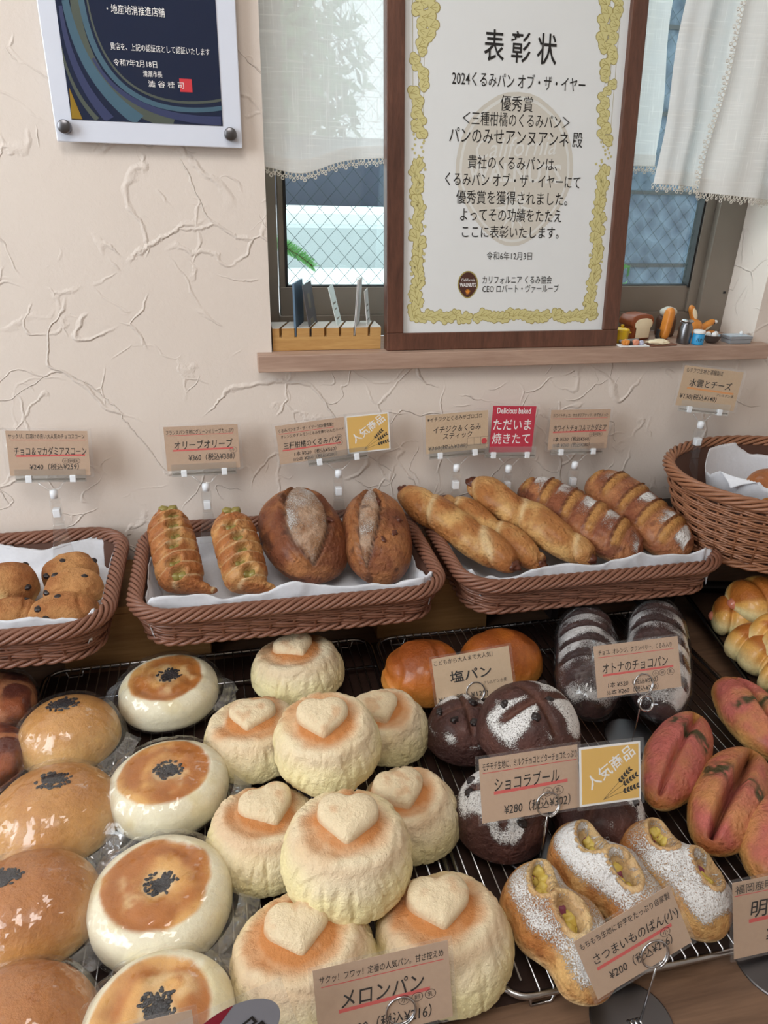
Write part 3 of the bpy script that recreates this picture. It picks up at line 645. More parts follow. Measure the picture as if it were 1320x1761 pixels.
o.location = (BC[0], BC[1], BC[2]); o.modifiers.new('thick', 'SOLIDIFY').thickness = .0004
tag(o, 'crumpled parchment with standing corners inside the deep oval basket', 'paper')
# ---------------------------------------------------------------- bread builders
_cs = {}
def cube_sphere(N):
    if N in _cs: return _cs[N]
    t = np.tan(np.linspace(-1, 1, N + 1) * PI / 4); A, B = np.meshgrid(t, t); A = A.ravel(); B = B.ravel(); O = np.ones_like(A)
    faces = [np.stack(c, 1) for c in ((A, B, O), (B, A, -O), (O, A, B), (-O, B, A), (B, O, A), (A, -O, B))]
    V = np.concatenate(faces); V /= np.linalg.norm(V, axis=1)[:, None]
    q = []
    for f in range(6):
        b0 = f * (N + 1) ** 2; i, j = np.meshgrid(np.arange(N), np.arange(N)); i = i.ravel(); j = j.ravel(); a = b0 + j * (N + 1) + i
        q.append(np.stack([a, a + 1, a + N + 2, a + N + 1], 1))
    q = np.concatenate(q); key = np.round(V, 5); _, idx, inv = np.unique(key, axis=0, return_index=True, return_inverse=True)
    _cs[N] = (V[idx], inv.ravel()[q]); return _cs[N]
def cmix(a, b, f): return np.asarray(a)[None, :] * (1 - f[:, None]) + (np.asarray(b)[None, :] if np.ndim(b) == 1 else b) * f[:, None]
def cm2(A, b, f): return A * (1 - f[:, None]) + np.asarray(b)[None, :] * f[:, None]
def dome(R, H, N=44, p=2.2, bottom=.35, ay=1.0, disp=None, col=None, flour=None):
    d, F = cube_sphere(N); rho = np.sqrt(d[:, 0] ** 2 + d[:, 1] ** 2); k = (rho ** p + np.abs(d[:, 2]) ** p) ** (-1 / p)
    P = np.stack([d[:, 0] * k * R, d[:, 1] * k * R * ay, d[:, 2] * k * H], 1); P[:, 2] = np.where(P[:, 2] < 0, P[:, 2] * bottom, P[:, 2])
    c = dict(d=d, P=P, rn=np.sqrt(P[:, 0] ** 2 + (P[:, 1] / ay) ** 2) / R, ang=np.arctan2(P[:, 1], P[:, 0]), up=sstep(-.05, .25, d[:, 2]), zn=np.clip(P[:, 2] / H, -1, 1))
    if disp: P = P + d * disp(c)[:, None]
    zmin = -H * bottom * .82; P[:, 2] = np.maximum(P[:, 2], zmin) - zmin; c['Q'] = P
    at_ = {}
    at_['Col'] = col(c) if col else np.full((len(P), 3), .5)
    if flour: at_['flour'] = flour(c)
    return P, F, at_
def tubeloaf(L, W, H, nu=110, nv=52, pu=2.6, bottom=.4, disp=None, col=None, flour=None, bend=None, taper=None):
    a = np.linspace(0, PI, nu); x = -np.cos(a); ph = np.linspace(-PI, PI, nv, endpoint=False); X, PH = np.meshgrid(x, ph, indexing='ij'); X = X.ravel(); PH = PH.ravel()
    pr = np.maximum(0, 1 - np.abs(X) ** pu) ** .5
    if taper is not None: pr = pr * taper(X)
    rad_ = np.stack([np.zeros_like(X), np.sin(PH), np.cos(PH)], 1)
    P = np.stack([X * L / 2, np.sin(PH) * pr * W / 2, np.cos(PH) * pr * H], 1)
    c = dict(x=X, s=X * L / 2, t=PH * W / 2 * np.maximum(pr, .3), ph=PH, P=P, pr=pr, top=sstep(-.1, .6, np.cos(PH)))
    if disp: P = P + rad_ * (disp(c) * np.minimum(1, pr * 2))[:, None]
    P[:, 2] = np.where(P[:, 2] < 0, P[:, 2] * bottom, P[:, 2])
    zmin = -H * bottom * .8; P[:, 2] = np.maximum(P[:, 2], zmin) - zmin
    if bend is not None: P[:, 1] += bend(X)
    F = np.array([(i * nv + j, i * nv + (j + 1) % nv, (i + 1) * nv + (j + 1) % nv, (i + 1) * nv + j) for i in range(nu - 1) for j in range(nv)])
    at_ = dict(Col=col(c) if col else np.full((len(P), 3), .5))
    if flour: at_['flour'] = flour(c)
    return P, F, at_
def pitf(c, pits):
    m = np.zeros(len(c['s'])); rim = np.zeros(len(c['s']))
    for (s0, t0, a, b, rot) in pits:
        ds, dt = c['s'] - s0, c['t'] - t0; u = (ds * math.cos(rot) + dt * math.sin(rot)) / a; v = (-ds * math.sin(rot) + dt * math.cos(rot)) / b
        q = np.sqrt(u * u + v * v); m = np.maximum(m, 1 - sstep(.55, 1.05, q)); rim = np.maximum(rim, np.exp(-((q - 1.15) / .22) ** 2))
    return m, rim
def blob(r, sc=(1, 1, 1), n=6, seed=0, amp=.12):
    d, F = cube_sphere(n); return d * r * (1 + amp * vn(d, 2.3, seed))[:, None] * np.array(sc), F
def cuboid_blob(r, seed=0):
    d, F = cube_sphere(4); k = 1 / np.max(np.abs(d), 1); P = d * r * (.35 + .65 * k[:, None]); return P * (1 + .15 * vn(d, 3, seed))[:, None], F
L_ = lambda *c: lin(c)
BM = dict(
    melon=bread_mat('melon_bun_crust', .8, 0, 420, .9, .0022, .06, 90, spec=.2, toast=.10),
    soft=bread_mat('soft_bun_crust', .55, .1, 300, .6, .0012, .07, 60, toast=.16),
    shiny=bread_mat('egg_glazed_crust', .40, .35, 150, .8, .0022, .12, 50, .14, toast=.42),
    crust=bread_mat('baked_crust', .5, .2, 260, 1.0, .0030, .18, 70, toast=.72, blister=.5),
    choco=bread_mat('chocolate_crust', .5, .15, 240, 1.0, .0026, .14, 80, fscale=900, toast=.45, blister=.4),
    scone=bread_mat('scone_crust', .75, 0, 190, 1.0, .0038, .16, 60, toast=.6),
    pink=bread_mat('pink_roe_crust', .5, .2, 380, 1.0, .0026, .16, 100, toast=.45, blister=.5))
M['sesame'] = simple('black_sesame', (30, 30, 34), .45, 0, .2, 400)
M['chip'] = simple('dark_chocolate_chip', (34, 24, 24), .35, 0, .1)
M['olive'] = simple('green_olive', (142, 130, 70), .3, 0, .12, 200); M['potato'] = simple('yellow_sweet_potato', (214, 190, 96), .45, 0, .1, 200)
M['potskin'] = simple('purple_potato_skin', (136, 66, 88), .5); M['sausage'] = simple('pink_sausage', (196, 120, 96), .3, 0, .08, coat=.4)
M['fig'] = simple('dark_fig', (90, 46, 30), .35, 0, .3, 300, .4)
def put(root, name, res, mat, loc=(0, 0, 0), rot=(0, 0, 0), label=None, kind=None):
    V, F, *r = res; o = mesh(name, V, F if isinstance(F, np.ndarray) else F, mat, root, True, r[0] if r else None); o.location = loc; o.rotation_euler = rot
    return tag(o, label, None, None, kind)
def place(root, P, tiltx=0, tilty=0, rz=0):
    root.location = tuple(float(q) for q in P); root.rotation_euler = (tiltx, tilty, rz); return root

# --- melon buns with a heart on top
def heart_mesh(seed, S=.0243, hh=.0105):
    nr, na = 16, 64; V = []; t = np.linspace(0, 2 * PI, na, endpoint=False)
    hx = 16 * np.sin(t) ** 3 / 16; hy = (13 * np.cos(t) - 5 * np.cos(2 * t) - 2 * np.cos(3 * t) - np.cos(4 * t)) / 16 + .12
    bx = hx * .54 + np.sin(t) * .46; by = hy * .55 + np.cos(t) * .44
    for i in range(nr + 1):
        q = i / nr; z = hh * (1 - q ** 3.6) ** .5 if i < nr else 0
        if i == nr: V.append(np.stack([bx * S * 1.0, by * S * 1.0, np.full(na, -.010)], 1))
        else: V.append(np.stack([bx * S * max(q, .001), by * S * max(q, .001), np.full(na, z)], 1))
    V = np.concatenate(V); V[:, 2] += .0010 * fbm(V, 60, 3, seed) - .0005 * sstep(.6, 1, ridge(V, 110, seed + 1))
    V[:, :2] *= (1 + .03 * fbm(V, 50, 2, seed + 5))[:, None]
    F = np.array([(i * na + j, i * na + (j + 1) % na, (i + 1) * na + (j + 1) % na, (i + 1) * na + j) for i in range(nr) for j in range(na)])
    q = np.sqrt((V[:, 0] / S) ** 2 + (V[:, 1] / S) ** 2); n_ = fbm(V, 90, 3, seed + 2)
    c = cmix(L_(246, 226, 190), L_(232, 196, 156), sstep(.1, .6, n_)); c = cm2(c, L_(204, 130, 66), sstep(.0055, -.003, V[:, 2]))
    return V, F, dict(Col=c)
def melon(R, H, seed, rz, cfg=(0, 0), pinkness=.3):
    ph = seed * 1.37
    def disp(c):
        P, a, r = c['P'], c['ang'], c['rn']; w = np.stack([np.cos(a) * 1.7, np.sin(a) * 1.7, c['zn'] * .25], 1)
        rd = ridge(w, 2.6, seed) ; groove = sstep(.66, 1.0, rd + .25 * vn(P, 45, seed + 6)) * sstep(.70, .88, r) * sstep(-.25, .25, c['zn'])
        hx, hy = P[:, 0] - cfg[0], P[:, 1] - cfg[1]; q = np.sqrt(hx ** 2 + hy ** 2) / R
        ringd = (sstep(.74, .58, q + .04 * vn(P, 40, seed)) - .38 * np.exp(-((q - .80) / .10) ** 2)) * (c['d'][:, 2] > 0)
        g2 = sstep(.5, 1.0, ridge(P * [1, 1, .6], 75, seed + 3)) + .7 * sstep(.5, 1.0, ridge(P, 130, seed + 4))
        return -.0016 * groove - .0052 * ringd - .0007 * g2 * (1 - .8 * ringd) + .0020 * fbm(P, 18, 2, seed + 1) + .0005 * fbm(P, 170, 2, seed + 2)
    def col(c):
        P, r = c['P'], c['rn']; q = np.sqrt((P[:, 0] - cfg[0]) ** 2 + (P[:, 1] - cfg[1]) ** 2) / R; nn = fbm(P, 60, 4, seed + 5)
        base = cmix(L_(252, 238, 184), L_(250, 234, 200), sstep(.2, .8, c['zn'] + .25 * nn))
        base = cm2(base, L_(236, 204, 152), .30 * sstep(.0, .6, fbm(P, 35, 3, seed + 8)) * sstep(.3, .7, c['zn']))
        ringm = sstep(.80, .60, q + .18 * fbm(P, 34, 3, seed + 9)) * (.75 + .25 * sstep(.6, .48, q)) * (c['d'][:, 2] > .0)
        base = cm2(base, L_(208, 132, 68), np.clip(ringm * .98 + .45 * nn * ringm, 0, .93))
        return cm2(base, L_(232, 196, 160), pinkness * np.exp(-((q - .84) / .10) ** 2) * (c['d'][:, 2] > 0))
    return dome(R, H, 56, 2.15, .30, disp=disp, col=col)
def melon_bun(u, v, z, D, H, seed, rz, label, tx=0, ty=0, off=(0, .006), pk=.3):
    root = empty('melon_bun', (0, 0, 0), label, 'bun', 'heart topped melon buns'); R = D / 2
    put(root, 'bun', melon(R, H, seed, rz, off, pk), BM['melon'])
    hz = H + H * .30 * .82 - .0056
    put(root, 'heart_topping', heart_mesh(seed), BM['melon'], (off[0], off[1], hz - .002), (0, 0, 0))
    place(root, at(u, v, z + H * .55) - np.array([0, 0, H * .55]), tx, ty, rz); return root
RZ = .0172
melon_bun(512, 1145, RZ, .106, .042, 1, .35, 'melon bun at the back of the pile, alone under the middle wicker tray', off=(0, .008))
melon_bun(437, 1262, RZ, .102, .040, 2, -.25, 'melon bun in the second row touching the bagged white bun', tx=.04, ty=-.06)
melon_bun(661, 1245, RZ, .093, .042, 3, .25, 'melon bun half hidden behind the upper stacked bun, beside the salt breads', tx=.03, ty=.10, off=(-.012, .004))
melon_bun(454, 1430, RZ, .100, .040, 4, .30, 'melon bun with pinkish heart at left of the lower stacked bun', tx=.08, off=(.006, .010), pk=.7)
melon_bun(702, 1392, RZ, .094, .040, 5, .15, 'melon bun at right of the lower stacked bun beside chocolate buns', tx=.04, ty=.08, off=(-.010, .008), pk=.5)
melon_bun(525, 1645, RZ, .106, .044, 6, .05, 'front left melon bun with powdery heart behind its price card', tx=.05, off=(-.004, .010), pk=.6)
melon_bun(765, 1607, RZ, .104, .044, 7, -.10, 'front right melon bun nearest the sweet potato breads', tx=.04, off=(-.004, .012), pk=.5)
melon_bun(562, 1262, .058, .100, .044, 8, -.08, 'upper melon bun stacked on top of the others, heart facing up', tx=.20, off=(-.004, .006), pk=.2)
melon_bun(597, 1452, .058, .103, .046, 9, -.20, 'largest melon bun stacked at the centre of the pile', tx=.14, off=(0, .010), pk=.4)

# --- bagged buns
def seeds(parent, P0, spread, n, seed, mat=None, shape=(1.6, 1, .6), size=.00125, surf=None, name='sesame_seeds'):
    r = random.Random(seed); mb = MB(); base, F = cube_sphere(2)
    for k in range(n):
        a = r.random() * 2 * PI; q = min(abs(r.gauss(0, .55)), 1.25); x = P0[0] + math.cos(a) * q * spread[0]; y = P0[1] + math.sin(a) * q * spread[1]
        z = surf(x, y) + .0004; b_ = r.random() * PI; sc = size * r.uniform(.85, 1.15); V = base * np.array(shape) * sc
        V = np.stack([V[:, 0] * math.cos(b_) - V[:, 1] * math.sin(b_) + x, V[:, 0] * math.sin(b_) + V[:, 1] * math.cos(b_) + y, V[:, 2] + z], 1); mb.add(V, F.tolist())
    return tag(mb.build(name, mat or M['sesame'], parent), kind='stuff')
def surf_of(V):
    T = V[V[:, 2] > np.percentile(V[:, 2], 40)]
    def f(x, y):
        d = (T[:, 0] - x) ** 2 + (T[:, 1] - y) ** 2; i = np.argpartition(d, 4)[:4]; return float(T[i, 2].mean())
    return f
def wrapper(root, R, H, ay, seed, ends=(0, PI), bottom=.32, p=2.3, hug=1.05):
    """loose film: long folds pulled towards the two gathered ends, creased into flat facets"""
    d, F = cube_sphere(22); rr = np.random.RandomState(seed)
    def disp(c):
        P, a = c['P'], c['ang']; e = 0; fold = 0
        for q in ends:
            da = np.angle(np.exp(1j * (a - q))); g = np.exp(-(da / .50) ** 2); e = e + g; fold = fold + np.exp(-(da / .9) ** 2) * np.sin(da * 17 + seed)
        low = np.exp(-((c['d'][:, 2] + .05) / .20) ** 2)
        return R * .24 * e * low + R * .028 * fold * sstep(.35, .9, c['rn']) + R * .030 * np.abs(vn(P, 38, seed)) + rr.uniform(-1, 1, len(P)) * R * .0075
    V, F, _ = dome(R * hug, H * hug + .0015, 22, p, bottom, ay, disp=disp)
    o = put(root, 'plastic_wrapper', (V, F), M['bag'], (0, 0, -.0004)); o.data.polygons.foreach_set('use_smooth', np.arange(len(o.data.polygons)) % 3 != 0)
    # the two flat crimped ends of the film
    k = 0
    for q in ends:
        n = 9; mb = MB(); V = []
        for i in range(n):
            a = q + (i / (n - 1) - .5) * .95; r0, r1 = R * 1.10, R * (1.34 + .07 * rr.rand()); z = H * bottom * .6
            for r_, zz in ((r0, z + .006), ((r0 + r1) / 2, z + rr.uniform(-.003, .004)), (r1, z * .6 + rr.uniform(-.003, .003))): V.append((r_ * math.cos(a), r_ * math.sin(a) * ay, max(.0, zz)))
        mb.add(V, [(i * 3 + j, i * 3 + j + 1, i * 3 + j + 4, i * 3 + j + 3) for i in range(n - 1) for j in range(2)]); mb.build('wrapper_end', M['filmend'], root, False)
def white_bun(u, v, D, ay, seed, rz, label, ends):
    root = empty('wrapped_white_bun', (0, 0, 0), label, 'bun', 'flat white buns in plastic bags'); R = D / 2; H = .027
    def disp(c):
        P, r = c['P'], c['rn']; topf = (c['d'][:, 2] > .3)
        return -.0030 * topf * sstep(.78, .6, r) + .0042 * topf * fbm(P, 42, 3, seed) * sstep(.8, .6, r) - .003 * topf * np.exp(-(r / .22) ** 2) + .0012 * fbm(P, 30, 3, seed + 1)
    def col(c):
        P, r = c['P'], c['rn']; n1 = fbm(P, 26, 4, seed + 2); n2 = fbm(P, 55, 3, seed + 4)
        base = cmix(L_(244, 237, 208), L_(236, 224, 182), sstep(.0, .6, n2))
        m = sstep(.80, .74, r + .13 * n1) * (c['d'][:, 2] > .2)
        br = cmix(L_(228, 174, 100), L_(184, 112, 44), sstep(-.25, .45, fbm(P, 34, 4, seed + 6) + .45 * np.exp(-((r - .58) / .13) ** 2)))
        br = cm2(br, L_(238, 206, 150), .75 * sstep(.12, .5, n2) * sstep(.68, .5, r)); br = cm2(br, L_(236, 214, 168), .7 * np.exp(-((r - .20) / .05) ** 2))
        return base * (1 - m[:, None]) + br * m[:, None]
    res = dome(R, H, 48, 3.0, .75, ay, disp=disp, col=col); put(root, 'bun', res, BM['soft'])
    seeds(root, (.002, .001), (.0100, .0092), 230, seed, surf=surf_of(res[0])); wrapper(root, R, H, ay, seed, ends, .75, 2.9)
    place(root, at(u, v, RZ + .026) - np.array([0, 0, .026]), 0, 0, rz)
def brown_bun(u, v, D, ay, seed, rz, label, sp, ends, tone=0.0, H=.042):
    root = empty('wrapped_brown_bun', (0, 0, 0), label, 'bun', 'glossy brown buns in plastic bags'); R = D / 2
    def disp(c): return .0014 * fbm(c['P'], 18, 3, seed) + .0003 * fbm(c['P'], 150, 2, seed)
    def col(c):
        P = c['P']; n1 = fbm(P, 22, 4, seed + 2); a = cmix(L_(228, 188, 124), L_(208, 152, 84), sstep(.0, .65, c['zn'] + .35 * n1 + tone * .4))
        a = cm2(a, L_(176, 106, 50), np.clip(.75 * sstep(.35, .95, c['zn'] * .75 + .4 * fbm(P, 16, 3, seed + 5) + tone), 0, .9)); return cm2(a, L_(232, 208, 150), sstep(.12, -.05, c['zn']) * .8)
    res = dome(R, H, 44, 2.15, .30, ay, disp=disp, col=col); put(root, 'bun', res, BM['shiny'])
    seeds(root, sp, (.0115, .0085), 240, seed, surf=surf_of(res[0])); wrapper(root, R, H, ay, seed, ends, .30, 2.15)
    place(root, at(u, v, RZ + .026) - np.array([0, 0, .026]), 0, 0, rz)
white_bun(290, 1180, .104, .98, 11, .1, 'bagged flat white bun farthest back, beneath the middle wicker tray', (PI * .95, -.3))
white_bun(288, 1345, .108, .92, 12, .2, 'bagged flat white bun, second from the back', (PI * 1.1, -.35))
white_bun(275, 1538, .108, 1.0, 13, -.3, 'bagged flat white bun, third from the back with the roundest brown disc', (-.25, 2.6))
white_bun(270, 1760, .102, .95, 14, .5, 'bagged flat white bun nearest the camera, behind a small kraft card', (-.1, 2.4))
brown_bun(117, 1252, .098, .95, 21, 0, 'bagged brown bun with sesame farthest back at left', (-.002, .006), (3.5, -.5), -.25)
brown_bun(92, 1388, .112, .92, 22, 0, 'bagged brown bun, second from the back of left column', (.003, .006), (3.6, -.55), -.05)
brown_bun(45, 1552, .108, .90, 23, 0, 'darker bagged brown bun, third from the back at left edge', (-.012, .005), (3.4, -.45), .25)
brown_bun(24, 1768, .104, .90, 24, 0, 'dark bagged brown bun in bottom left corner of the view', (-.03, .004), (3.4, -.5), .45)

# --- salt breads
def round_roll(u, v, D, H, seed, ay, label, name, cat, group, cols, mat, wr=.0022, z=RZ, tx=0, rz=0, N=40, extra=None):
    root = empty(name, (0, 0, 0), label, cat, group)
    def disp(c): return wr * (-sstep(.35, .95, ridge(c['P'] * [1, .6, 1], 42, seed)) * c['up'] * .6 + fbm(c['P'], 32, 3, seed + 1) * .8)
    def col(c):
        n1 = fbm(c['P'], 28, 4, seed + 2); a = cmix(cols[0], cols[1], sstep(.05, .5, c['zn'] + .2 * n1)); return cm2(a, cols[2], .85 * sstep(.45, 1.0, c['zn'] + .45 * n1))
    put(root, 'bun', dome(D / 2, H, N, 2.2, .3, ay, disp=disp, col=col), mat)
    place(root, at(u, v, z + H * .55) - np.array([0, 0, H * .55]), tx, 0, rz); return root
SB = (L_(214, 146, 70), L_(196, 112, 42), L_(136, 66, 28))
round_roll(728, 1150, .096, .046, 31, .95, 'glossy orange brown salt bread left of its cream card', 'salt_bread', 'bread', 'salt breads', SB, BM['shiny'], .0040)
round_roll(862, 1128, .100, .044, 32, .85, 'glossy wrinkled salt bread right behind the cream card', 'salt_bread', 'bread', 'salt breads', SB, BM['shiny'], .0032)

# --- chocolate boules with flour and chips
def boule(u, v, z, D, H, seed, rz, label, tx=0, chips=((.3, -.55), (.05, -.5), (.25, .1), (-.4, -.3), (-.6, .2))):
    root = empty('chocolate_boule', (0, 0, 0), label, 'bread', 'round chocolate breads'); R = D / 2
    def cr(c):
        x, y = c['P'][:, 0] / R, c['P'][:, 1] / R; w = .05 * fbm(c['P'], 30, 2, seed); a = np.exp(-((x + w - .12 * y) / .075) ** 2) * sstep(.86, .6, np.abs(y)); b_ = np.exp(-((y + w + .1 * x) / .075) ** 2) * sstep(.86, .6, np.abs(x)); return np.maximum(a, b_) * (c['d'][:, 2] > .1)
    def disp(c): return -.0045 * cr(c) + .002 * fbm(c['P'], 26, 3, seed + 1)
    def col(c):
        n1 = fbm(c['P'], 40, 4, seed + 3); a = cmix(L_(70, 42, 38), L_(98, 62, 54), sstep(-.3, .5, n1)); return cm2(a, L_(112, 72, 56), cr(c) * .6)
    def fl(c):
        return np.clip(sstep(-.1, .35, fbm(c['P'], 30, 3, seed + 6) + .25) * sstep(.15, .6, c['zn']) * (1 - 1.4 * cr(c)) * .47 + .12 * c['up'], 0, .8)
    res = dome(R, H, 46, 2.2, .3, disp=disp, col=col, flour=fl); put(root, 'loaf', res, BM['choco']); sf = surf_of(res[0])
    for i, (cx, cy) in enumerate(chips): put(root, 'chocolate_chip', blob(.0047, (1.1, .9, .7), 6, i, .3), M['chip'], (cx * R, cy * R, sf(cx * R, cy * R) - .0016), (random.Random(i).uniform(-.4, .4), 0, i))
    place(root, at(u, v, z + H * .55) - np.array([0, 0, H * .55]), tx, 0, rz)
boule(796, 1250, RZ, .078, .042, 41, .1, 'floured chocolate boule at left beneath the salt bread card')
boule(908, 1240, .052, .100, .048, 42, .35, 'upper chocolate boule with big flour patches, stacked on the others', .12, ((-.5, .28), (-.28, -.28), (.22, -.12), (.5, .35)))
boule(862, 1388, RZ, .086, .046, 43, -.3, 'chocolate boule low at left, partly behind the yellow and kraft card', .1, ((-.62, .3), (-.68, .02), (.3, -.6), (.2, .3)))
boule(1030, 1392, RZ, .086, .036, 44, .8, 'chocolate boule hidden behind the yellow popular item card', 0, ((.2, -.6), (.4, .1)))

# --- long breads laid between two points
def along(root, A, B):
    A, B = np.array(A), np.array(B); d = B - A; L = np.linalg.norm(d); rz = math.atan2(d[1], d[0]); ry = -math.atan2(d[2], math.hypot(d[0], d[1]))
    root.location = tuple((A + B) / 2); root.rotation_mode = 'XYZ'; root.rotation_euler = (0, ry, rz); return L
def slashes(c, n, ang, x0=-.86, x1=.86, width=.5):
    """ridged pattern of n cuts across the loaf: returns (open 0..1, crest 0..1)"""
    f = (c['x'] + ang * c['ph'] / PI * 1.0 - x0) / (x1 - x0) * n; inn = (f > 0) & (f < n) & (np.abs(c['ph']) < 1.25); q = f - np.floor(f)
    op = sstep(0, .06, q) * sstep(width, width * .55, q) * inn * sstep(1.25, .9, np.abs(c['ph'])); cr = sstep(width * .8, width + .1, q) * sstep(1.0, .9, q) * inn
    lip = np.exp(-((q - .99) / .05) ** 2) * inn * sstep(1.25, .7, np.abs(c['ph'])); return op, cr, lip
def choc_loaf(A, B, seed, label):
    root = empty('chocolate_loaf', (0, 0, 0), label, 'bread', 'long chocolate breads'); L = along(root, A, B); sl = lambda c: slashes(c, 6, .04, -.9, .9, .42)
    def disp(c): o, cr, lp = sl(c); return -.005 * o + .0022 * lp + .002 * fbm(c['P'], 30, 3, seed)
    def col(c): o, cr, lp = sl(c); return cm2(cmix(L_(58, 36, 34), L_(84, 54, 50), sstep(-.3, .4, fbm(c['P'], 40, 3, seed + 1))), L_(52, 28, 22), o * .7)
    def fl(c): o, cr, lp = sl(c); return np.clip((.50 + .42 * fbm(c['P'], 30, 3, seed + 4)) * (1 - 1.2 * o) * sstep(-.2, .5, np.cos(c['ph'])) * sstep(1, .9, np.abs(c['x'])), 0, .8)
    put(root, 'loaf', tubeloaf(L, .072, .040, 150, 56, 3.2, .45, disp, col, fl), BM['choco'], (0, 0, -.012))
    V, F, _ = tubeloaf(L * 1.04, .075, .043, 44, 22, 3.4, .45, lambda c: .0015 * np.abs(vn(c['P'], 60, seed)) + .0015 * ridge(c['P'], 40, seed + 2)); put(root, 'plastic_wrapper', (V, F), M['bag'], (0, 0, -.0135))
choc_loaf(at(1005, 1062, .042), at(1012, 1235, .034), 51, 'long floured chocolate loaf left of the other, partly behind its card')
choc_loaf(at(1125, 1050, .042), at(1132, 1238, .034), 52, 'long floured chocolate loaf in clear bag on the right')
def white_choc(A, B, seed, label):
    root = empty('floured_loaf', (0, 0, 0), label, 'bread', 'slashed white chocolate loaves'); L = along(root, A, B); sl = lambda c: slashes(c, 5, .30, -.98, .95, .42)
    def disp(c): o, cr, lp = sl(c); return .0015 * o + .0032 * lp - .003 * np.exp(-(((c['x'] * 1)) / 9) ** 2) * 0 - .0035 * sstep(.0, .05, o) * (1 - o) + .0018 * fbm(c['P'], 34, 3, seed)
    def col(c):
        o, cr, lp = sl(c); n1 = fbm(c['P'], 36, 4, seed + 1); a = cmix(L_(196, 134, 88), L_(150, 88, 58), sstep(-.3, .35, n1)); a = cm2(a, L_(206, 152, 84), o * .8)
        a = cm2(a, L_(222, 184, 118), .6 * sstep(.1, -.7, np.cos(c['ph']))); return cm2(a, L_(110, 58, 40), .7 * lp + .7 * sstep(.5, .7, vn(c['P'], 70, seed + 7)))
    def fl(c): o, cr, lp = sl(c); return np.clip((.52 + .5 * fbm(c['P'], 38, 3, seed + 4)) * np.maximum(cr, .25 * c['top']) * sstep(1.3, .2, np.abs(c['ph'] + .12)), 0, .85)
    put(root, 'loaf', tubeloaf(L, .078, .035, 150, 56, 3.6, .6, disp, col, fl), BM['crust'], (0, 0, -.016))
white_choc(at(897, 838, .160), at(1098, 962, .124), 53, 'floured slashed loaf nearer the fig sticks in right tray')
white_choc(at(1018, 824, .168), at(1178, 958, .126), 54, 'floured slashed loaf at the right end of right tray')
def fig_stick(A, B, seed, label, w=.046, op=(-.35, .5)):
    root = empty('fig_stick', (0, 0, 0), label, 'bread', 'twisted fig and walnut sticks'); L = along(root, A, B)
    def sp(c): f = c['x'] * 1.15 + c['ph'] / (2 * PI) + seed * .37 + .08 * np.sin(c['x'] * 9 + seed); q = f - np.floor(f); return q
    def disp(c): q = sp(c); return -.0030 * np.exp(-(np.minimum(q, 1 - q) / .06) ** 2) * (.4 + .9 * sstep(-.3, .4, vn(c['P'], 25, seed + 4))) + .003 * np.sin(q * PI) + .0016 * fbm(c['P'], 40, 3, seed) - .008 * sstep(.90, .98, np.abs(c['x'])) * np.exp(-(c['ph'] / .8) ** 2)
    def col(c):
        q = sp(c); n1 = fbm(c['P'], 36, 4, seed + 1); a = cmix(L_(222, 176, 112), L_(184, 122, 66), sstep(-.25, .35, n1 + .2 * np.sin(q * PI))); a = cm2(a, L_(236, 208, 158), .85 * np.exp(-((q - .10) / .06) ** 2) * (c['top']))
        a = cm2(a, L_(172, 104, 52), .55 * sstep(.6, .95, np.abs(c['x']))); return cm2(a, L_(84, 42, 26), sstep(.90, .97, np.abs(c['x'])) * np.exp(-(c['ph'] / .7) ** 2))
    put(root, 'stick', tubeloaf(L, w, w * .5, 150, 44, 6, .7, disp, col, taper=lambda x: 1 - .22 * np.abs(x) ** 3 + .05 * np.sin(x * 7 + seed)), BM['crust'], (0, 0, -w * .28))
    for sx in (-1, 1): put(root, 'fig_filling', blob(w * .20, (1.2, 1, .7), 6, seed + sx, .4), M['fig'], (sx * (L / 2 - .0085), 0, w * .14 - .003))
fig_stick(at(688, 845, .163), at(888, 980, .120), 61, 'twisted fig stick at the left end of right tray')
fig_stick(at(757, 858, .156), at(935, 975, .118), 62, 'twisted fig stick between the other two, lower', .040)
fig_stick(at(806, 830, .172), at(1020, 968, .124), 63, 'longest twisted fig stick with open dark end, third from left', .047)
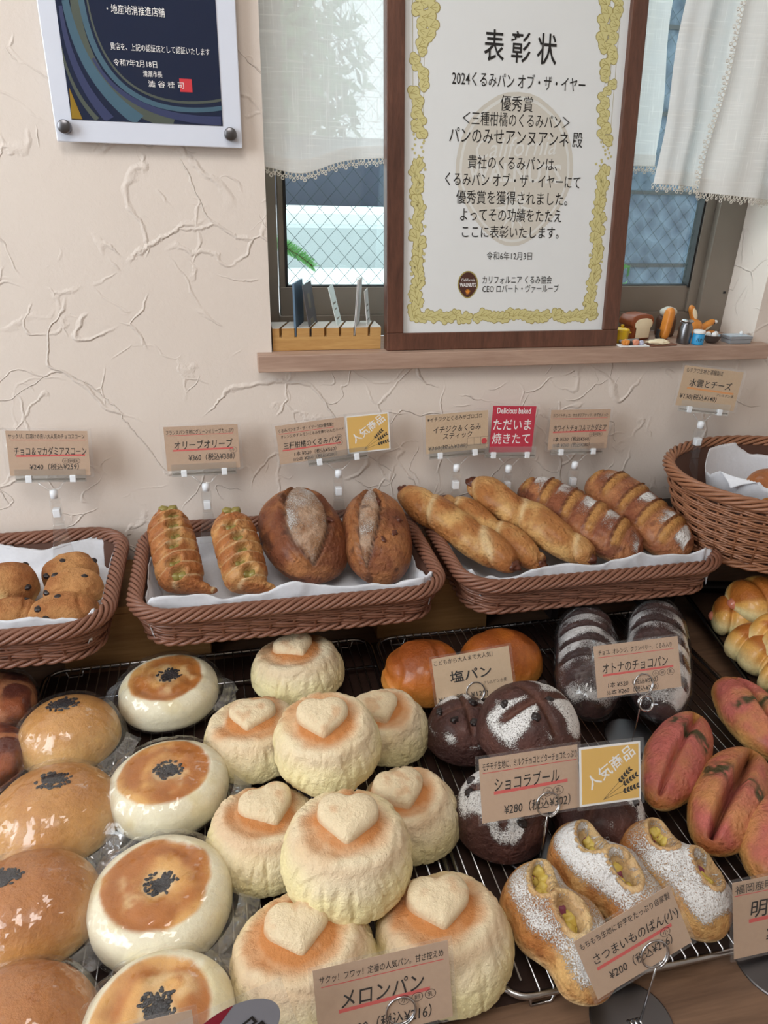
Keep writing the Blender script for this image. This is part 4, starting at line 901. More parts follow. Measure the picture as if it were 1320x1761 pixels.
def olive_stick(A, B, seed, label, pits, tail):
    root = empty('olive_stick', (0, 0, 0), label, 'bread', 'olive sticks'); L = along(root, A, B); w = .054
    pp = [(a * L / 2, b * .02, .0068, .0105, .45) for a, b in pits]
    def sp(c): f = c['x'] * 4.0 + c['ph'] / (2 * PI) * 1.3 + .2; return f - np.floor(f)
    def disp(c): m, rm = pitf(c, pp); q = sp(c); return -.009 * m + .0022 * rm - .0028 * np.exp(-(np.minimum(q, 1 - q) / .10) ** 2) + .0016 * fbm(c['P'], 40, 3, seed)
    def col(c):
        m, rm = pitf(c, pp); q = sp(c); n1 = fbm(c['P'], 40, 4, seed + 1); a = cmix(L_(220, 166, 104), L_(180, 112, 60), sstep(-.3, .3, n1 + .25 * np.sin(q * PI)))
        a = cm2(a, L_(234, 206, 160), .8 * np.exp(-((q - .12) / .08) ** 2) * c['top']); return cm2(a, L_(206, 172, 110), m * .9)
    by = lambda x: tail * sstep(.72, 1.0, x) * .030
    put(root, 'stick', tubeloaf(L, w, .024, 150, 60, 5, .7, disp, col, bend=by, taper=lambda x: 1 - .34 * sstep(.55, 1.0, x) - .16 * sstep(-.6, -1.0, x)), BM['crust'], (0, 0, -.012))
    for i, (a, b) in enumerate(pits): 
        for k in (-1, 1): put(root, 'olive', blob(.0060, (.9, 1.15, .9), 6, i + k), M['olive'], (a * L / 2 + .001 * k, math.sin(b * .02 / (w / 2)) * w / 2 * .8 + k * .0045, .0146 + (-.001 if k < 0 else 0)), (0, 0, .4 * k))
PT = [(-.86, .1), (-.62, .25), (-.40, .15), (-.16, .1), (.06, -.1), (.42, -.3), (.66, -.2)]
olive_stick(at(285, 880, .164), at(320, 1030, .108), 71, 'olive stick at the far left of middle tray, olives clearly showing', PT, 1)
olive_stick(at(393, 884, .164), at(432, 1030, .108), 72, 'olive stick beside the large walnut loaf, smaller openings', [(-.88, .1), (-.45, -.3), (-.18, .0), (.12, .05), (.38, -.3), (.62, .1)], 1)
def walnut_loaf(A, B, W, H, seed, label, side):
    root = empty('walnut_loaf', (0, 0, 0), label, 'bread', 'citrus walnut loaves'); L = along(root, A, B)
    def leaf_(c):
        xx = c['x'] + .02; half = np.maximum(0, 1 - np.abs(xx / .90) ** 2.2) * (.56 if side else .36); u = c['t'] / (W / 2) + (.02 if side else .30) + (.22 if side else .30) * xx; d = np.abs(u) - half
        return d + .04 * fbm(c['P'], 40, 3, seed), u, half
    def disp(c): d, u, hf = leaf_(c); return np.where(d < 0, .0026, 0) * 1.0 - .006 * np.exp(-((d + .02) / .05) ** 2) * (hf > .02) * (np.abs(c['ph']) < 1.9) + .0035 * np.exp(-((d - .08) / .06) ** 2) * (hf > .02) + .0022 * fbm(c['P'], 36, 4, seed)
    def col(c):
        d, u, hf = leaf_(c); ins = sstep(.0, -.05, d) * (np.abs(c['ph']) < 1.9); n1 = fbm(c['P'], 34, 4, seed + 1); a = cmix(L_(176, 116, 70), L_(134, 78, 50), sstep(-.3, .3, n1))
        b_ = cmix(L_(196, 164, 138), L_(160, 118, 84), sstep(-.1, .4, fbm(c['P'], 45, 4, seed + 2))); a = a * (1 - ins[:, None]) + b_ * ins[:, None]
        return cm2(a, L_(74, 40, 28), np.clip(.9 * np.exp(-((d + .05) / .035) ** 2) * (hf > .05) * (np.abs(c['ph']) < 1.9) + .7 * sstep(.6, .75, vn(c['P'], 60, seed + 9)), 0, 1))
    def fl(c): d, u, hf = leaf_(c); return sstep(-.02, -.12, d) * (np.abs(c['ph']) < 1.9) * (.36 + .30 * fbm(c['P'], 25, 3, seed + 5)) + .06 * c['top']
    put(root, 'loaf', tubeloaf(L, W, H, 150, 76, 2.4, .55, disp, col, fl), BM['crust'], (0, 0, -H * .55))
    r = random.Random(seed)
    for i in range(6):
        x = r.uniform(-.5, .55); p = r.uniform(-.5, .6); pr = (1 - abs(x) ** 2.4) ** .5
        put(root, 'walnut_piece', blob(.0045, (1.3, .9, .6), 5, i, .5), M['fig'], (x * L / 2, math.sin(p) * pr * W / 2, math.cos(p) * pr * H * 1.0 - H * .55 + H * .44 - .001), (p * .6, 0, i))
walnut_loaf(at(492, 850, .168), at(556, 996, .114), .106, .043, 81, 'large oval walnut loaf with one wide pale floured slash', True)
walnut_loaf(at(636, 850, .168), at(660, 1000, .114), .086, .042, 82, 'narrower walnut loaf at the right end of middle tray, slash at its left', False)

# --- pink roe breads
def roe_bread(A, B, W, seed, label, slit, strips_):
    root = empty('roe_bread', (0, 0, 0), label, 'bread', 'pink cod roe breads'); L = along(root, A, B)
    def sl(c): u = c['t'] / (W / 2) - .04 + .05 * np.sin(c['x'] * 3); return np.exp(-(u / (.09 + slit * (1 - c['x'] ** 2))) ** 4) * (np.abs(c['x']) < .93) * sstep(.95, .8, np.abs(c['x']))
    def disp(c): return -.0150 * sl(c) * (.7 + slit * 9) + .0022 * fbm(c['P'], 34, 4, seed)
    def col(c):
        n1 = fbm(c['P'], 34, 4, seed + 1); a = cmix(L_(216, 158, 88), L_(186, 112, 52), sstep(-.3, .4, n1)); a = cm2(a, L_(226, 192, 124), .8 * sstep(.35, -.3, np.cos(c['ph'])))
        pm = sstep(.15, .7, np.cos(c['ph'] * .95) + .35 * fbm(c['P'], 26, 3, seed + 3)) * sstep(1.0, .7, np.abs(c['x'] - .04)); a = cm2(a, L_(208, 112, 106), np.clip(pm * (.70 + 1.1 * n1), 0, .9))
        a = cm2(a, L_(112, 42, 32), .85 * sl(c) * sstep(.05, .12, np.full(len(n1), slit)))
        g = 0
        for (x0, tl, wd, p0, p1) in strips_: g = np.maximum(g, np.exp(-((c['x'] - x0 - tl * c['ph']) / wd) ** 2) * sstep(p0 - .1, p0 + .1, c['ph']) * sstep(p1 + .1, p1 - .1, c['ph']))
        g = np.clip(g * (1.2 + 2.2 * vn(c['P'], 300, seed + 8)), 0, 1); return cm2(a, L_(62, 68, 34), g * .95)
    put(root, 'loaf', tubeloaf(L, W, .030, 130, 64, 2.0, .6, disp, col), BM['pink'], (0, 0, -.012))
roe_bread(at(1195, 1238, .040), at(1125, 1392, .034), .058, 91, 'pink roe bread with one green seaweed strip, left of the others', .02, ((-.30, .18, .10, -.75, .95),))
roe_bread(at(1290, 1300, .042), at(1212, 1468, .034), .064, 92, 'pink roe bread with a wide open dark slit, in front', .10, ((-.05, .0, .13, -1.0, -.15), (-.10, .18, .10, .25, .9)))
roe_bread(at(1240, 1175, .040), at(1352, 1315, .036), .064, 93, 'pink roe bread with split running to the right edge, farthest back', .03, ((.0, .05, .08, -.9, 1.0),))
roe_bread(at(1345, 1385, .040), at(1322, 1535, .034), .062, 94, 'pink roe bread cut off by the right edge above its card', .06, ())

# --- sweet potato breads
def potato_bread(A, B, W, seed, label, pits):
    root = empty('sweet_potato_bread', (0, 0, 0), label, 'bread', 'powdered sweet potato breads'); L = along(root, A, B); pp = [(a * L / 2, b * W / 2, .0158, .0092, r) for a, b, r in pits]
    def disp(c): m, rm = pitf(c, pp); return -.0150 * m + .0026 * rm + .0014 * fbm(c['P'], 34, 3, seed)
    def col(c):
        m, rm = pitf(c, pp); n1 = fbm(c['P'], 34, 4, seed + 1); a = cmix(L_(222, 176, 112), L_(192, 126, 66), sstep(-.25, .4, n1)); a = cm2(a, L_(234, 208, 158), .85 * sstep(.3, -.3, np.cos(c['ph'])))
        a = cm2(a, L_(236, 214, 166), np.clip(rm * .55 * (np.abs(c['ph']) < 1.6) + m, 0, 1)); return cm2(a, L_(170, 130, 84), .6 * sstep(.8, 1.0, m))
    def fl(c): m, rm = pitf(c, pp); return np.clip((.52 + .28 * fbm(c['P'], 18, 3, seed + 4)) * sstep(.1, .8, np.cos(c['ph'])) * sstep(1.0, .8, np.abs(c['x'])) * (1 - sstep(.35, .8, .7 * rm + m)), 0, .7)
    put(root, 'loaf', tubeloaf(L, W, .030, 150, 72, 2.7, .6, disp, col, fl, bend=lambda x: .004 * np.sin(x * 4), taper=lambda x: 1 + .07 * np.cos(x * 8.5)), BM['crust'], (0, 0, -.013))
    r = random.Random(seed)
    for a, b, rr in pits:
        for k in range(9):
            f = (k - 4) * .0026; x = a * L / 2 + f * math.cos(rr) + r.uniform(-.003, .003); y = math.sin(b) * W / 2 + f * math.sin(rr) + r.uniform(-.004, .004)
            put(root, 'potato_cube', cuboid_blob(.0042, k), M['potskin'] if k == 1 else M['potato'], (x, y, .0150 + r.uniform(-.002, .0035)), (r.random(), r.random(), r.random()), 'purple skinned potato cube' if k == 1 else None)
potato_bread(at(890, 1498, .040), at(1042, 1722, .034), .064, 101, 'sweet potato bread at left, front of the three, its card over it', ((-.52, .10, -.45), (.10, .0, -.45)))
potato_bread(at(958, 1432, .040), at(1130, 1612, .036), .062, 102, 'sweet potato bread between the other two, two long openings', ((-.42, .10, -.45), (.22, .0, -.35)))
potato_bread(at(1080, 1428, .040), at(1245, 1612, .034), .060, 103, 'whitest powdered sweet potato bread, on the right', ((-.46, .15, -.35), (.30, .30, -.45)))

# --- sausage rolls on the dark tray
def sausage_roll(A, B, W, seed, label, z0=0, H=.028, ends=(1, 1)):
    root = empty('sausage_roll', (0, 0, 0), label, 'bread', 'glossy sausage rolls'); L = along(root, A, B)
    def q(c): f = c['s'] / .030 + .25; return f - np.floor(f)
    def disp(c): qq = q(c); return .0032 * np.sin(qq * PI) - .0040 * np.exp(-(np.minimum(qq, 1 - qq) / .09) ** 2) + .0008 * fbm(c['P'], 26, 3, seed)
    def col(c):
        n1 = fbm(c['P'], 40, 4, seed + 1); a = cmix(L_(238, 222, 166), L_(222, 166, 84), sstep(-.05, .6, np.cos(c['ph']) + .15 * n1)); return cm2(a, L_(168, 92, 34), .9 * sstep(.1, .35, ridge(c['P'], 34, seed + 3) - .35 + .4 * np.cos(c['ph'])) * sstep(.62, .85, np.cos(c['ph'])))
    put(root, 'roll', tubeloaf(L, W, H, 110, 52, 4.0, .7, disp, col), BM['shiny'], (0, 0, -H * .45))
    for k, sx in zip(ends, (-1, 1)):
        if k: put(root, 'sausage_end', blob(.0080, (1.0, 1, .9), 8, 0, .03), M['sausage'], (sx * (L / 2 - .004), 0, .003))
sausage_roll(at(1255, 1042, .062), at(1420, 1032, .062), .076, 111, 'pale ribbed sausage roll on top of the pile on black tray')
sausage_roll(at(1222, 1062, .034), at(1300, 1076, .034), .058, 112, 'sausage roll beneath the top one, its end showing at left')
sausage_roll(at(1262, 1098, .038), at(1345, 1160, .038), .056, 113, 'golden sausage roll in the middle of pile, lying diagonally')
sausage_roll(at(1300, 1082, .058), at(1380, 1140, .058), .052, 114, 'pale sausage roll with pink sausage tip at right edge', ends=(1, 0))
sausage_roll(at(1318, 1158, .036), at(1390, 1205, .036), .056, 115, 'orange brown sausage roll lowest at right edge of the view')

# --- scones
def scone(u, v, z, D, H, ay, seed, rz, label, chips, tx=0, ty=0):
    root = empty('chocolate_chip_scone', (0, 0, 0), label, 'scone', 'chocolate chip scones'); R = D / 2
    def disp(c): return .005 * fbm(c['P'], 22, 3, seed) - .0022 * sstep(.7, 1, ridge(c['P'], 26, seed + 3)) + .0012 * fbm(c['P'], 90, 2, seed + 1)
    def col(c):
        P = c['P']; n1 = fbm(P, 30, 4, seed + 1); a = cmix(L_(200, 146, 92), L_(168, 108, 62), sstep(-.3, .4, n1)); cr = sstep(.15, .5, fbm(P, 24, 3, seed + 6)) * sstep(.9, .4, c['zn']); a = cm2(a, L_(238, 208, 146), .8 * cr); return cm2(a, L_(232, 192, 126), .7 * sstep(.2, -.1, c['zn']))
    res = dome(R, H, 34, 2.3, .4, ay, disp=disp, col=col); put(root, 'scone', res, BM['scone']); sf = surf_of(res[0])
    for i, (cx, cy) in enumerate(chips): put(root, 'chocolate_chip', blob(.0042, (1, 1, .7), 5, i), M['chip'], (cx * R, cy * R * ay, sf(cx * R, cy * R * ay) - .0018), (0, 0, i))
    place(root, at(u, v, z + H * .5) - np.array([0, 0, H * .5]), tx, ty, rz)
SZ = TZ + .012
scone(12, 1008, SZ, .072, .036, .9, 121, 0, 'scone at the left edge, farthest back, split at its front', ((.5, .75), (.75, -.45), (-.1, -.75)), .2)
scone(122, 983, SZ, .066, .030, .8, 122, .2, 'scone at the back right, cracked, behind the other two', ((-.75, -.4), (-.2, .1), (.8, .1)), .3)
scone(128, 1010, SZ + .016, .064, .024, .85, 123, -.1, 'smooth topped scone leaning between two others in left tray', ((-.72, -.35), (.45, .15), (-.55, .35)), .35)
scone(112, 1052, SZ, .076, .030, .75, 124, .15, 'front right scone with several chips behind the paper flap', ((-.6, -.1), (-.42, -.5), (-.1, .3), (-.3, -.75), (-.85, -.35)), .35)
scone(18, 1060, SZ, .064, .026, .8, 125, .1, 'scone cut off at the left edge in front', ((-.3, .8), (.5, .55)), .2)
crb = empty('scone_crumb', at(168, 958, TZ + .012), 'small broken scone crumb alone on the parchment', 'crumb')
put(crb, 'crumb', (*blob(.0105, (1.5, .8, .55), 10, 5, .5), dict(Col=np.tile(L_(222, 178, 118), (len(cube_sphere(10)[0]), 1)))), BM['scone']); put(crb, 'chocolate_chip', blob(.003, (1, 1, .8), 4, 1), M['chip'], (-.013, .002, .002))

# --- buns in the round basket and the pastry in a bag at the left edge
CB_ = (L_(214, 150, 84), L_(190, 120, 58), L_(150, 84, 36))
BZ = BC[2] + .016
for (x, y, zz, D, sd, lb) in ((.652, -.178, BZ, .062, 131, 'small brown bun low in the oval basket under a paper corner'), (.70, -.200, BZ, .064, 132, 'round brown bun hidden against the front of the oval basket'), (.765, -.175, BZ + .044, .078, 133, 'golden cheese bun rising at the right edge of the oval basket')):
    o = round_roll(0, 0, D, .040, sd, .95, lb, 'cheese_bun', 'bun', 'buns in the oval basket', CB_, BM['shiny'], .003); o.location = (x, y, zz) if sd != 133 else tuple(at(1322, 872, .185))
root = empty('wrapped_pastry', (0, 0, 0), 'farther bagged dark glazed pastry cut off at the left edge', 'pastry'); root.location = tuple(at(-8, 1238, RZ + .001))
def dcol(c): n1 = fbm(c['P'], 40, 4, 3); return cm2(cmix(L_(176, 98, 58), L_(104, 48, 32), sstep(-.3, .3, n1)), L_(220, 150, 100), .6 * sstep(.3, .6, ridge(c['P'], 40, 5)))
put(root, 'pastry', dome(.042, .026, 34, 3.2, .6, 1.15, lambda c: .004 * fbm(c['P'], 30, 3, 2), dcol), BM['shiny']); wrapper(root, .042, .026, 1.15, 5, (-1.2, 1.9), .6, 3.0, 1.06)
root = empty('wrapped_pastry', (0, 0, 0), 'nearer bagged dark pastry at left edge, below the other one', 'pastry'); root.location = tuple(at(-25, 1330, RZ + .001))
put(root, 'pastry', dome(.040, .024, 30, 3.0, .6, 1.1, lambda c: .004 * fbm(c['P'], 30, 3, 8), dcol), BM['shiny']); wrapper(root, .042, .026, 1.1, 9, (.3, 2.9), .6, 3.0, 1.06)
# ---------------------------------------------------------------- price cards
def card_parts(root, Mx, w, h, mat, kraft_name, lines, film=.004, base=None):
    """paper sheet in a clear film, with its writing as flat print in the paper's own frame (0..1 across, 0..1 up)"""
    loc = np.array(rootloc(root))
    sh = MB().box((-w / 2, -h / 2, -.0003), (w / 2, h / 2, 0), Mx).build(kraft_name, mat, root, False, loc=loc)
    if film: MB().box((-w / 2 - film, -h / 2 - film * .6, -.0007), (w / 2 + film, h / 2 + film * .8, .0007), Mx).build('clear_film', M['sleeve'], root, False, loc=loc, bevel=.0003)
    parts = {}
    for ln in lines:
        k = ln[0]
        if k == 't':
            s_, x0, x1, y, hh = ln[1:6]; o = ln[6] if len(ln) > 6 else {}
            txt(parts, s_, -w / 2 + x0 * w, -w / 2 + x1 * w, -h / 2 + y * h, hh * h if hh else None, o.get('sh', .12), o.get('b', .006), o.get('k', 'ink'), o.get('r', 0), .00022)
        elif k == 'u': strip(parts, -w / 2 + ln[1] * w, -h / 2 + ln[3] * h, -w / 2 + ln[2] * w, -h / 2 + (ln[4] if len(ln) > 4 else ln[3]) * h, (ln[5] if len(ln) > 5 else .0006), ln[6] if len(ln) > 6 else 'redink', .00012)
        elif k == 'o': ring(parts, -w / 2 + ln[1] * w, -h / 2 + ln[2] * h, ln[3] * h, .0003, 'ink', .00022, 18, 1.15); txt(parts, ln[4], -w / 2 + ln[1] * w - ln[3] * h * .55, -w / 2 + ln[1] * w + ln[3] * h * .55, -h / 2 + ln[2] * h, ln[3] * h * 1.1, 0, 0, 'ink', 0, .00022)
    for k, mb in parts.items():
        mb.xf(Mx); mb.build(PNAME.get(k, 'printed_pattern'), M[k], sh, False, loc=loc)
    return sh
def mat4(ctr, n, roll):
    m = frame(ctr, (1, 0, 0), n); hx = Vector((0, 0, 1)).cross(Vector(n)).normalized(); m = frame(ctr, hx, n)
    return m @ Matrix.Rotation(math.radians(roll), 4, 'Z')
def popular(root, Mx, w, h):
    loc = np.array(rootloc(root)); MB().box((-w / 2, -h / 2, -.0003), (w / 2, h / 2, 0.0001), Mx).build('white_backing', M['white'], root, False, loc=loc)
    sh = MB().box((-w / 2 + .0018, -h / 2 + .0018, .00011), (w / 2 - .0018, h / 2 - .0018, .0003), Mx).build('yellow_sheet', M['yellow'], root, False, loc=loc)
    p = {}; r = math.radians(33)
    txt(p, '人気商品', -w * .44, w * .44, h * .12, w * .215, 0, .012, 'whiteink', r, .0005)
    for bx, by, a in ((.30, .02, 1.0), (.40, -.08, .80), (.42, -.26, .62)):
        tx, ty = bx * w, by * h; x0, y0 = -.12 * w, -.42 * h; strip(p, x0, y0, tx, ty, .0003, 'ink', .0004)
        d = np.array([tx - x0, ty - y0]); d /= np.linalg.norm(d); nrm_ = np.array([-d[1], d[0]])
        for i in range(5):
            for sg in (-1, 1):
                c = np.array([tx, ty]) - d * i * .0030; e = c + d * .0030 + nrm_ * sg * .0022; q = np.array([-(e - c)[1], (e - c)[0]]) * .28; m_ = (c + e) / 2
                poly(p, [tuple(c), tuple(m_ - q), tuple(e), tuple(m_ + q)], 'ink', .0005)
    for k, mb in p.items(): mb.xf(Mx); mb.build('white_lettering' if k == 'whiteink' else 'wheat_ears', M[k], sh, False, loc=loc)
def up_sign(ctr, w, h, roll, lines, label, mat=None, kraft='kraft_sheet', yellow=None, foot=.12, hx=0.0, bottom=None):
    n = (0, -1, .12); Mx = mat4(ctr, n, roll); base = (ctr[0] + hx, ctr[1] - .004, ctr[2] - foot)
    root = empty('price_card', base, label, 'price card', 'price cards in clear clip stands'); loc = np.array(base)
    card_parts(root, Mx, w, h, mat or M['kraft'], kraft, lines)
    if yellow: popular(root, mat4(*yellow[:1], n, yellow[3]), yellow[1], yellow[2]); MB().box((-yellow[1] / 2 - .002, -yellow[2] / 2 - .003, -.0007), (yellow[1] / 2 + .004, yellow[2] / 2 + .003, .0009), mat4(yellow[0], n, yellow[3])).build('clear_film', M['sleeve'], root, False, loc=loc)
    H = Mx @ Matrix.Translation((hx, 0, 0)); hw = .0385 if w > .07 else .036
    MB().box((-hw, -h / 2 - .0075, .0012), (hw, -h / 2 + .008, .0022), H).box((-hw, -h / 2 - .0075, -.0030), (hw, -h / 2 - .0062, .0022), H).box((-hw, -h / 2 - .0075, -.0030), (hw, -h / 2 + .003, -.0018), H).build('card_holder', M['clear'], root, False, loc=loc)
    MB().tube([tuple(H @ Vector((s_ * hw * .97, -h / 2 - .0045, .0001))) for s_ in (-1, 1)], .0011, 8).build('holder_rod', M['greyink'], root, loc=loc)
    for s_ in (-1, 1): MB().box((s_ * .024 - .0034, -h / 2 - .0080, -.0034), (s_ * .024 + .0034, -h / 2 + .0005, .0030), H).build('white_clip', M['joint'], root, False, loc=loc, bevel=.0008)
    S = Matrix.Translation(tuple(H @ Vector((0, -h / 2 - .0075, 0)))); 
    def tb(name, pts, r, mat_): MB().tube([tuple(S @ Vector(q)) for q in pts], r, 8).build(name, mat_, root, loc=loc)
    tb('fork_arm', [(-.015, 0, .0), (-.006, 0, -.010), (.006, 0, -.010), (.015, 0, .0)], .0013, M['clear'])
    MB().lathe([(.0008, -.0215), (.0042, -.0205), (.0046, -.016), (.0042, -.0115), (.0008, -.0105)], (0, 0, 0), 16).xf(S).build('white_joint', M['joint'], root, loc=loc)
    fz = -(foot - h / 2 - .0075)
    MB().box((-.0062, -.0040, fz * .55), (.0062, .0040, -.0222), S).build('neck_block', M['clear'], root, False, loc=loc, bevel=.001)
    MB().box((-.0042, -.0048, -.0450), (.0042, .0030, -.0345), S).build('white_block', M['joint'], root, False, loc=loc, bevel=.0008)
    wd = .013; z0, z1 = fz * .56, fz
    V = []
    for z, hw_, t0, t1 in ((z0, .0062, -.004, .002), (z1, wd, -.0075, -.0035)): V += [(-hw_, t0, z), (hw_, t0, z), (hw_, t1, z), (-hw_, t1, z)]
    MB().add(V, [(0, 1, 5, 4), (1, 2, 6, 5), (2, 3, 7, 6), (3, 0, 4, 7), (0, 3, 2, 1), (4, 5, 6, 7)]).xf(S).build('clear_foot', M['clear'], root, False, loc=loc, bevel=.0008)
    return root
T, U, O = 't', 'u', 'o'
thin = dict(b=.002, sh=.1)
up_sign((-.201, -.034, .246), .0872, .0530, -2.8, [(T, 'サックリ、口溶けの良い大人気のチョコスコーン', .03, .96, .88, .11, thin), (U, .05, .97, .80), (T, 'チョコ＆マカダミアスコーン', .08, .97, .55, .20), (U, .10, .95, .44, .46, .0022), (T, '¥240（税込¥259）', .25, .86, .20, .15), (O, .70, .33, .06, '小'), (O, .77, .33, .06, '卵'), (O, .84, .33, .06, '乳')],
        'kraft price card ¥240 for chocolate and macadamia scones, at far left wall', foot=.132)
up_sign((-.028, -.034, .244), .0866, .0540, 0, [(T, 'フランスパン生地にグリーンオリーブたっぷり', .03, .94, .87, .11, thin), (U, .05, .93, .80), (T, 'オリーブオリーブ', .12, .92, .58, .20), (U, .10, .92, .46, .46, .0022), (T, '¥360（税込¥388）', .30, .93, .28, .17), (O, .92, .42, .07, '小')],
        'kraft price card ¥360 for olive sticks, above the middle tray', foot=.125)
up_sign((.105, -.034, .246), .0858, .0489, 5.4, [(T, 'くるみパンオブ・ザ・イヤー2025優秀賞!!', .04, .84, .86, .10, thin), (U, .04, .84, .78), (T, 'オレンジ,ゆず,レモン,くるみを練り込んだハード', .06, .98, .70, .09, thin), (T, '三種柑橘のくるみパン', .08, .90, .46, .17), (U, .06, .92, .35, .35, .0018), (T, '1本 ¥520（税込¥560）', .22, .84, .22, .12), (T, '1/2本 ¥260（税込¥280）', .20, .84, .08, .11), (O, .90, .36, .07, '小'), (O, .90, .50, .07, '卵')],
        'kraft price card ¥520 joined to a yellow popular item card above walnut loaves', yellow=((.1765, -.0335, .2525), .0555, .0485, 3.5), foot=.125, hx=.030)
M['redink2'] = M['stampred']
up_sign((.295, -.033, .248), .0849, .0509, 2.6, [(T, '※イチジクとくるみがゴロゴロ', .03, .90, .88, .12, thin), (T, 'イチジク＆くるみ', .12, .88, .60, .17), (T, 'スティック', .27, .74, .42, .16), (T, '¥360(税込¥388)', .03, .66, .13, .14), (U, .66, .99, .12, .12, .0003, 'ink'), (U, .66, .99, .32, .32, .0003, 'ink'), (U, .66, .66, .12, .3201, .0003, 'ink'), (U, .77, .77, .12, .3201, .0003, 'ink'), (U, .88, .88, .12, .3201, .0003, 'ink'), (U, .99, .99, .12, .3201, .0003, 'ink'), (T, '●', .89, .98, .20, .16, dict(k='redink2', sh=0))],
        'pale kraft price card ¥360 for fig and walnut sticks with small red dot', mat=M['kraft2'], foot=.118)
up_sign((.371, -.035, .249), .0605, .0619, -2.6, [(T, 'Delicious baked', .10, .88, .90, .13, dict(k='whiteink', sh=0, b=.02)), (T, 'ただいま', .04, .92, .60, .23, dict(k='whiteink', sh=0, b=.01)), (T, '焼きたて', .04, .92, .30, .24, dict(k='whiteink', sh=0, b=.008))],
        'red card with white freshly baked lettering between two kraft cards', mat=M['red'], kraft='red_sheet', foot=.122)
up_sign((.468, -.034, .244), .0872, .0540, -1.3, [(T, 'ホワイトチョコ、マカダミアナッツ、ゆずが入った', .04, .96, .86, .10, thin), (U, .04, .96, .78), (T, 'ホワイトチョコ＆マカダミア', .06, .96, .54, .17), (U, .06, .96, .44, .46, .0020), (T, '1本 ¥520（税込¥560）', .08, .70, .26, .12), (T, '½本 ¥260（税込¥280）', .08, .70, .11, .12), (O, .72, .37, .06, '小'), (O, .79, .37, .06, '卵'), (O, .86, .37, .06, '乳')],
        'kraft price card ¥520 for white chocolate and macadamia loaves, right of red card', foot=.118)
up_sign((.641, -.053, .300), .0917, .0530, -7.5, [(T, 'もチフワ生地と湯種製法', .04, .66, .90, .12, thin), (T, '水雲とチーズ', .14, .86, .60, .20, dict(b=.012, sh=0)), (U, .12, .92, .46, .43, .0026, 'orink'), (T, 'アレルゲン:乳', .64, .94, .36, .07, thin), (T, '¥130(税込¥140)', .03, .66, .24, .17)],
        'kraft price card ¥130 on clear stand rising from the deep oval basket', mat=M['kraft2'], foot=.150)
# cards held by steel ring stands on the racks and table
def fwd(c, k): return tuple(CAM + (np.array(c) - CAM) * k)
def ring_sign(ctr, w, h, roll, nz, lines, label, base, ringpos, mat=None, yellow=None, R=.0098, disc=.026, z0=0.0, film=.003, extra=False):
    n = (0, -1, nz); Mx = mat4(ctr, n, roll); root = empty('price_card', base, label, 'price card', 'price cards in steel ring stands'); loc = np.array(base, float)
    card_parts(root, Mx, w, h, mat or M['kraft'], 'kraft_sheet', lines, film)
    if yellow: My = mat4(yellow[0], n, yellow[3]); popular(root, My, yellow[1], yellow[2]); MB().box((-yellow[1] / 2 - .002, -yellow[2] / 2 - .003, -.0007), (yellow[1] / 2 + .003, yellow[2] / 2 + .003, .0009), My).build('clear_film', M['sleeve'], root, False, loc=loc, bevel=.0004)
    if ringpos is not None:
        MB().lathe([(.001, 0), (disc, 0), (disc, .0011), (disc - .001, .0016), (.001, .0016)], (0, 0, 0), 48).build('disc_base', M['disc'], root, False)
        c = Mx @ Vector((ringpos[0], ringpos[1], 0)); c = np.array(c) - loc; ax = np.array(Mx.to_3x3() @ Vector((1, 0, 0))); ay = np.array(Mx.to_3x3() @ Vector((0, 1, 0))); az = np.array(Mx.to_3x3() @ Vector((0, 0, 1)))
        t = np.linspace(0, 2 * PI * 2, 64); pts = c + np.outer(np.sin(t) * R, ax) - np.outer(np.cos(t) * R, ay) + np.outer((.0018 - .0036 * t / t[-1]), az)
        b0 = c - ay * R - az * .0018; foot = np.array([b0[0], b0[1], .0016])
        MB().tube(pts, .0008, 8).build('ring_clip', M['steel'], root)
        MB().tube([foot, foot * .5 + b0 * .5, b0], .0008, 8).build('stem', M['steel'], root)
        cc = []; 
        for k in range(40): a = k / 39 * 2 * PI * 3; cc.append((foot[0] - .008 + .0052 * k / 39 * 2, foot[1] + .0030 * math.cos(a), .0048 + .0030 * math.sin(a)))
        MB().tube(cc, .0008, 6).build('coil', M['steel'], root)
        if extra: t = np.linspace(0, 2 * PI * 2, 48); MB().tube(c + np.outer(np.sin(t) * .0075, ax) - np.outer(np.cos(t) * .0075 + .0185, ay) + np.outer(.003 - .003 * t / t[-1], az), .0010, 8).build('ring_clip', M['steel'], root)
    return root
def below(Mc, rp, z): return (Mc[0] + rp[0], Mc[1] + .012, z)
ring_sign(fwd((.251, -.275, .047), .94), .0850, .0500, -3.2 + 6.5, .5, [(T, 'こどもから大人まで大人気！', .02, .78, .90, .11, dict(sh=0, b=0)), (T, '塩パン', .20, .74, .56, .24, dict(b=.014, sh=0)), (T, 'アレルゲン:小麦', .62, .92, .32, .08, dict(sh=0, b=0)), (T, '¥120(税込¥129)', .02, .66, .12, .15, dict(sh=0))],
          'cream price card ¥120 for salt bread, between the two salt breads', (.238, -.296, RZ), (0, -.016), mat=M['kraft2'], disc=.018)
